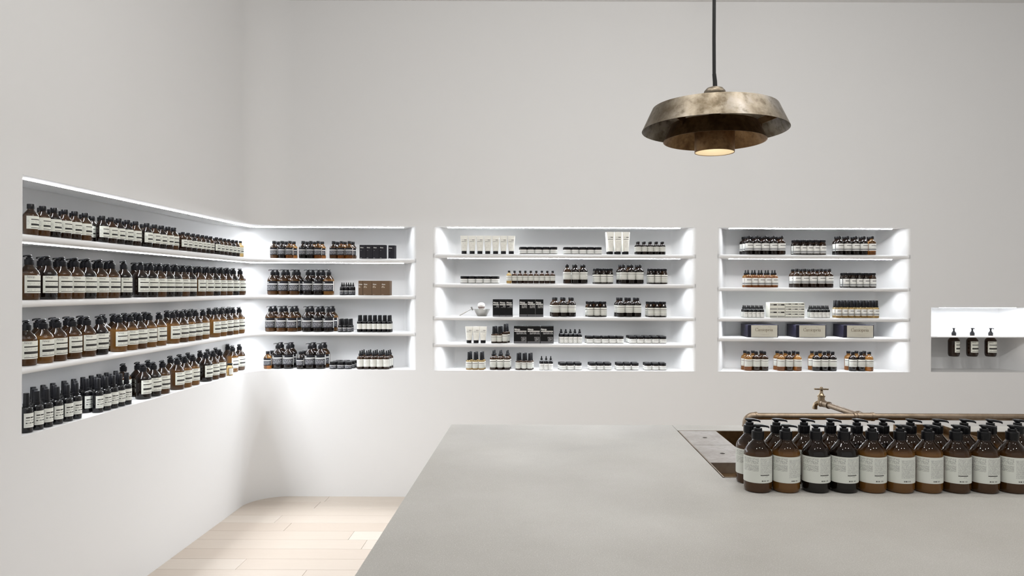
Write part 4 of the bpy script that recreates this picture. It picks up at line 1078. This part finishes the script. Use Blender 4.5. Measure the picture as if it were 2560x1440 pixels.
# gift boxes with a large cream front label
M_GIFT = simple('indigo_card', (0.012, 0.011, 0.022), 0.4, spec=0.25)
M_GLAB = mk_label('gift_label', (0.60, 0.575, 0.49), [], [(0.22, 0.36, 0.83, 0.875, 1, 70, 0.4, (0.36, 0.33, 0.27)), (0.64, 0.8, 0.83, 0.875, 1, 70, 0.4, (0.36, 0.33, 0.27)), (0.2, 0.8, 0.34, 0.37, 1, 80, 0.4, (0.42, 0.39, 0.32)), (0.32, 0.68, 0.18, 0.22, 1, 70, 0.4, (0.40, 0.37, 0.30))])
GW, GH, GD = 0.217, 0.089, 0.185
me_card = MB()
rr = 0.006; prof = []
for cxx, cyy, a0 in ((GW / 2 - rr, rr, -90), (GW / 2 - rr, GD - rr, 0), (-GW / 2 + rr, GD - rr, 90), (-GW / 2 + rr, rr, 180)):
    for k in range(6):
        a = math.radians(a0 + 90 * k / 5); prof.append((cxx + rr * math.cos(a), cyy + rr * math.sin(a)))
n_ = len(prof)
me_card.add([(x, y_, 0) for x, y_ in prof] + [(x, y_, GH) for x, y_ in prof], [tuple(reversed(range(n_))), tuple(range(n_, 2 * n_))] + [(k, (k + 1) % n_, n_ + (k + 1) % n_, n_ + k) for k in range(n_)])
me_card = me_card.mesh('carton', M_GIFT, 40)
me_gl = MB().add([(-0.084, -0.0006, 0.003), (0.101, -0.0006, 0.003), (0.101, -0.0006, GH - 0.003), (-0.084, -0.0006, GH - 0.003)], [(0, 1, 2, 3)], [(0, 0), (1, 0), (1, 1), (0, 1)]).mesh('front_label', M_GLAB, smooth=False)
qs_, w_ = strokes('Cassiopeia', 0.0225, 0.04, 0.15, True, 0.03)
me_gt = lettering_flat('Cassiopeia', 0.0225, 0.0085 - w_ / 2, 0.0440, -0.0010, simple('umber_ink', (0.17, 0.13, 0.08), 0.5), 0.04, 0.125, True)
GIFT = spec('gift_box', 'box', 'gift box', GW / 2, GH, [('carton', me_card, None), ('front_label', me_gl, None), ('lettering', me_gt, 'front_label')])
for px, w in ((1908, 'leftmost'), (2028, 'middle'), (2147.5, 'rightmost')):
    place(GIFT, ((px - PX) * 5.092 / F, 5.092, R4), random.uniform(-0.015, 0.015), w + ' dark indigo gift box with cream label in the right niche', 'gift boxes in the right niche')
for f, bk, nm, cs in (([1871, 1891, 1911.3], [1863, 1883, 1903.5], 'first trio, ', (cl, dp, dp)), ([1953, 1973.6, 1994.5], [1943.7, 1964, 1984.5], 'second trio, ', (cl, dp, cl)),
                      ([2041.5, 2061.5, 2082], [2030.5, 2051, 2071.5], 'third trio, ', (dk, dk, dk)), ([2132.5, 2153.5, 2173.5], [2121.5, 2141.7, 2161.5], 'last trio, ', (dk, dk, cl))):
    grp(list(cs), f, [cl, cl, dp], bk, R5, nm + N5_, inset=0.035)

# ------------------------------------------------------------------ hand-wash niche beyond the sink: three bottles hung through a thin plate
PZ4 = 1.1385
n4 = NICHES[3]
pts = []
ss = [s for s in SS if n4.s0 - 1e-6 <= s <= n4.s1 + 1e-6]
ringv = []
for s in ss:
    dd = depth(n4, s)
    ringv.append([off(s, dd + 0.002, PZ4 - 0.007), off(s, min(dd, 0.008), PZ4 - 0.007), off(s, min(dd, 0.008), PZ4), off(s, dd + 0.002, PZ4)])
mb = MB(); vs = [p for r in ringv for p in r]; fs = []
for k in range(len(ringv) - 1):
    for j in range(4):
        j2 = (j + 1) % 4; fs.append((k * 4 + j, (k + 1) * 4 + j, (k + 1) * 4 + j2, k * 4 + j2))
mb.add(vs, fs)
tag(link('wall_shelf', mb.mesh('holder_plate', M_WALL, smooth=False)), 'thin white plate across the small right niche, holding three hanging bottles', 'shelf')
HB = []
for rot in (0,):
    R = 0.0385
    HH = 0.147
    pr = [(0, .006), (.70, .004), (.80, 0.0), (.90, .03), (.985, .10), (1, .18), (1, .72), (.985, .76), (.93, .81), (.80, .865), (.62, .915), (.47, .945), (.42, .96), (.40, 1.10), (0, 1.10)]
    g = MB().lathe([(r * R, z * HH) for r, z in pr], 32).mesh('glass_body', G_DEEP)
    c, h_ = pump_parts(HH * 0.96 + 0.0085, 0.95, True, 0.014)
    HB = [('glass_body', g, None), ('collar', c, None), ('pump_head', h_, None), ('label', label_part(R, 0.20 * HH, 0.74 * HH, 1.3, L_CREAM, 26), None),
          ('lettering', lettering_curved('AEsop.', 0.0085, R + 0.0008, -PI / 2 - 1.3 + 0.2, 0.665 * HH, M_INK_GREY, 0.11, 0.16), 'label')]
HS = spec('pump_bottle', 'bottle', 'hanging pump bottle', 0.0385, 0.147, HB)
for px, rz_, w in ((2385, 0.95, 'left'), (2431, 0.55, 'middle'), (2477, 0.30, 'right')):
    place(HS, ((px - PX) * 5.165 / F, 5.165, PZ4 - 0.007 - 0.147 * 0.955), rz_, w + ' amber pump bottle hanging from the thin plate in small niche', 'hanging hand-wash bottles')
